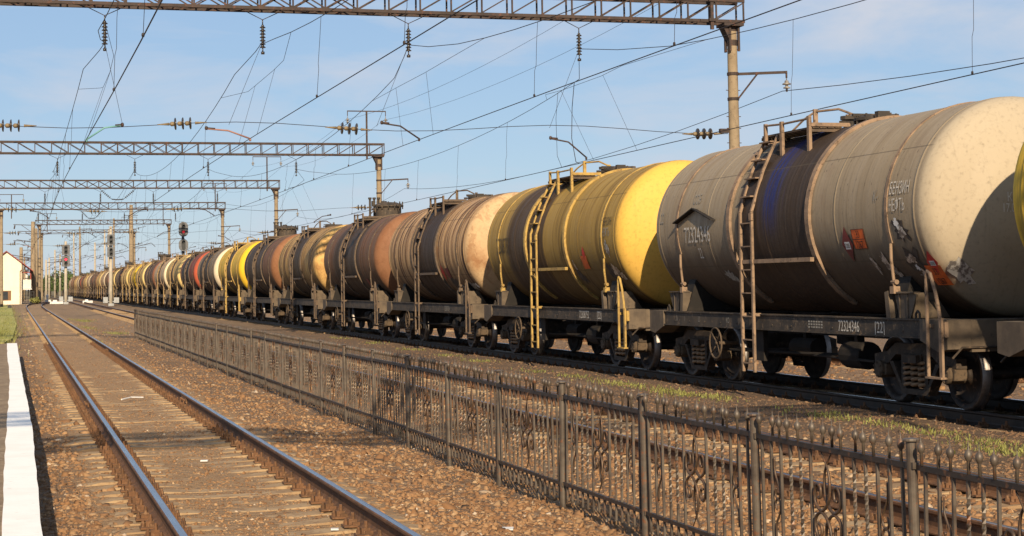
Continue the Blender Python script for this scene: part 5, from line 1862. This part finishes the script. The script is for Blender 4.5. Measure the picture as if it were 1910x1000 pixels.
for i, (x, y, sc, sz, lb) in enumerate(TRE):
    t = empty('tree', (x, y, -.2)); tag(t, lb, 'tree', 'trees in the distance')
    c = bpy.data.objects.new('crown', CR[i % 3]); COL.objects.link(c); c.parent = t; c.location = (0, 0, 3.7 * sz); c.scale = (sc, sc, sz); c.rotation_euler = (0, 0, i * 1.3)
    k = bpy.data.objects.new('trunk', me_trunk); COL.objects.link(k); k.parent = t; k.scale = (1, 1, sz)
bs = bpy.data.objects.new('bush', crown_mesh('bush', .75, .6, .6, 900, .11, 8, M['grass_blade'], 8)); COL.objects.link(bs); bs.location = (2.75, 236, .25)
tag(bs, 'small round green bush at the foot of the thick columns by the house', 'bush')

# ------------------------------------------------------------------ weeds
def weeds(name, clumps, label, blade=.06):
    P = []; Fc = []
    for (cx_, cy_, rx, ry, n) in clumps:
        px_ = rng.normal(cx_, rx, n); py_ = rng.normal(cy_, ry, n)
        pz_ = ground_z(px_, py_)
        a = rng.uniform(0, 2 * PI, n); ln = blade * rng.uniform(.4, 1.3, n); lean = rng.uniform(.1, 1.0, n)
        w = .009 * rng.uniform(.6, 1.4, n)
        for i in range(n):
            dx, dy = math.cos(a[i]), math.sin(a[i])
            b = len(P)
            x, y, z = px_[i], py_[i], pz_[i] - .01
            P += [(x - dy * w[i], y + dx * w[i], z), (x + dy * w[i], y - dx * w[i], z), (x + dx * ln[i] * lean[i] + dy * w[i] * .7, y + dy * ln[i] * lean[i] - dx * w[i] * .7, z + ln[i] * .8), (x + dx * ln[i] * lean[i] * 1.25, y + dy * ln[i] * lean[i] * 1.25, z + ln[i])]
            Fc.append((b, b + 1, b + 2, b + 3))
    o = bpy.data.objects.new(name, np_mesh(name, np.array(P), np.array(Fc), M['grass_blade'])); COL.objects.link(o)
    tag(o, label, 'weeds', kind='stuff')
wc = []
for (x, y, n) in [(10.75, 16.8, 260), (10.8, 17.8, 240), (10.95, 19.2, 160), (11.05, 20.6, 150), (11.1, 21.9, 150), (10.9, 23.2, 40), (11.15, 26.4, 180), (10.95, 27.7, 200), (11.05, 28.6, 180), (11.1, 30.4, 200), (11.1, 31.8, 120), (10.9, 33.6, 120), (11.0, 36.5, 90), (11.3, 42, 120), (11.2, 45, 90), (11.4, 50, 110), (11.4, 56, 120), (11.3, 62, 100)]:
    wc.append((x + random.uniform(-.15, .15), y, .17, .26 + y * .006, int(n * 1.0)))
    wc.append((x + random.uniform(-.3, .3), y + random.uniform(-.8, .8), .09, .15, int(n * .16)))
weeds('weeds', wc, 'bright green weeds in a broken strip beside the dark track of the train')
weeds('weeds', [(4.3, 114, .35, 2.5, 500), (4.4, 81, .3, 1.0, 260), (2.9, 64, .12, .5, 70), (5.5, 40, .08, .2, 30), (5.3, 24, .05, .1, 18), (3.6, 90, .3, 2.0, 120)], 'small green weed patches on the ballast between the nearest track and the fence', .11)
weeds('weeds', [(-2.5, 84, 1.2, 9, 5200), (-.7, 78, .35, 6, 2600), (-4, 110, 2.0, 20, 3500), (-1.2, 150, .7, 25, 3000), (-.3, 100, .25, 18, 1500)], 'yellow green grass blades on the lawn past the platform end', .2)

# litter and small trackside objects
def litter(name, pts, z, th, mat, label, cat='litter'):
    mb = MB(); mb.prism(pts, 'XY', z, z + th)
    tag(mb.build(name, mat), label, cat)
mb = MB(); mb.tube([(1.82, 31.1, -.15), (2.0, 31.4, -.135), (2.22, 31.5, -.15)], .013, 6)
tag(mb.build('stick', M['plate_white']), 'thin bleached white stick lying between the rails of the nearest track', 'stick')
for pts, z, lb in (([(2.06, 20.15), (2.14, 20.12), (2.16, 20.2), (2.08, 20.22)], -.198, 'crumpled white paper scrap between the rails of the nearest track'),
                   ([(2.48, 14.0), (2.54, 13.98), (2.55, 14.04), (2.49, 14.06)], -.188, 'grey paper scrap by the right rail of the nearest track'),
                   ([(3.9, 13.9), (3.98, 13.85), (4.02, 13.97), (3.93, 14.0)], -.25, 'white paper scrap on the ballast near the fence')):
    litter('paper_scrap', pts, z, .012, M['plate_white'], lb, 'paper scrap')
mb = MB(); mb.box((13.7 - 9.1, 236.4, -.2), (13.7 - 7.4, 237.2, .12)); mb.box((5.0, 236.6, .12), (5.5, 237.0, .3))
tag(mb.build('point_motor', M['plate_white']), 'white painted point motor on the ground left of the red signal foot', 'point motor')
mb = MB(); mb.box((8.9, 238.4, -.2), (10.2, 239.2, .14)); mb.box((9.2, 238.6, .14), (9.6, 239.0, .3))
tag(mb.build('point_motor', M['plate_white']), 'white painted point motor on the ground right of the red signal foot', 'point motor')
mb = MB(); mb.lathe([(.14, -.3), (.14, .55), (.2, .58), (.2, .9), (.05, 1.0)], 10, 'Z', (4.62, 255.5, 0)); mb.box((4.3, 255.2, -.3), (5.1, 255.8, .25))
tag(mb.build('marker_post', M['plate_white']), 'short white marker post right of the thick left columns', 'marker post')
mb = MB(); mb.box((-.62, 188.5, -.2), (-.22, 189.0, .12)); mb.box((-.52, 188.6, .12), (-.32, 188.9, .2))
tag(mb.build('cable_box', M['signal_black']), 'small dark cable box on the grass edge before the house', 'cable box')
mb = MB(); mb.box((-2.1, 200.0, -.2), (-1.45, 200.5, 1.15)); mb.box((-2.15, 199.95, 1.15), (-1.4, 200.55, 1.32))
tag(mb.build('switch_cabinet', M['signal_black']), 'dark cabinet with a lid at the foot of the left column before the house', 'cabinet')
# rail joints on the nearest track
for s, y in ((1, 29.6), (-1, 29.4), (1, 54.5)):
    mb = MB()
    for q in (-1, 1):
        a, b = sorted((q * .012, q * .036))
        mb.box((s * .7975 + a, y - .42, -.125), (s * .7975 + b, y + .42, -.042))
        for k in range(4): mb.lathe([(.018, 0), (.018, .03)], 6, 'X', (s * .7975 + (q * .036 if q > 0 else q * .036 - .03), y - .3 + .2 * k, -.085))
    mb.build('fishplate', M['fasten'], T1)
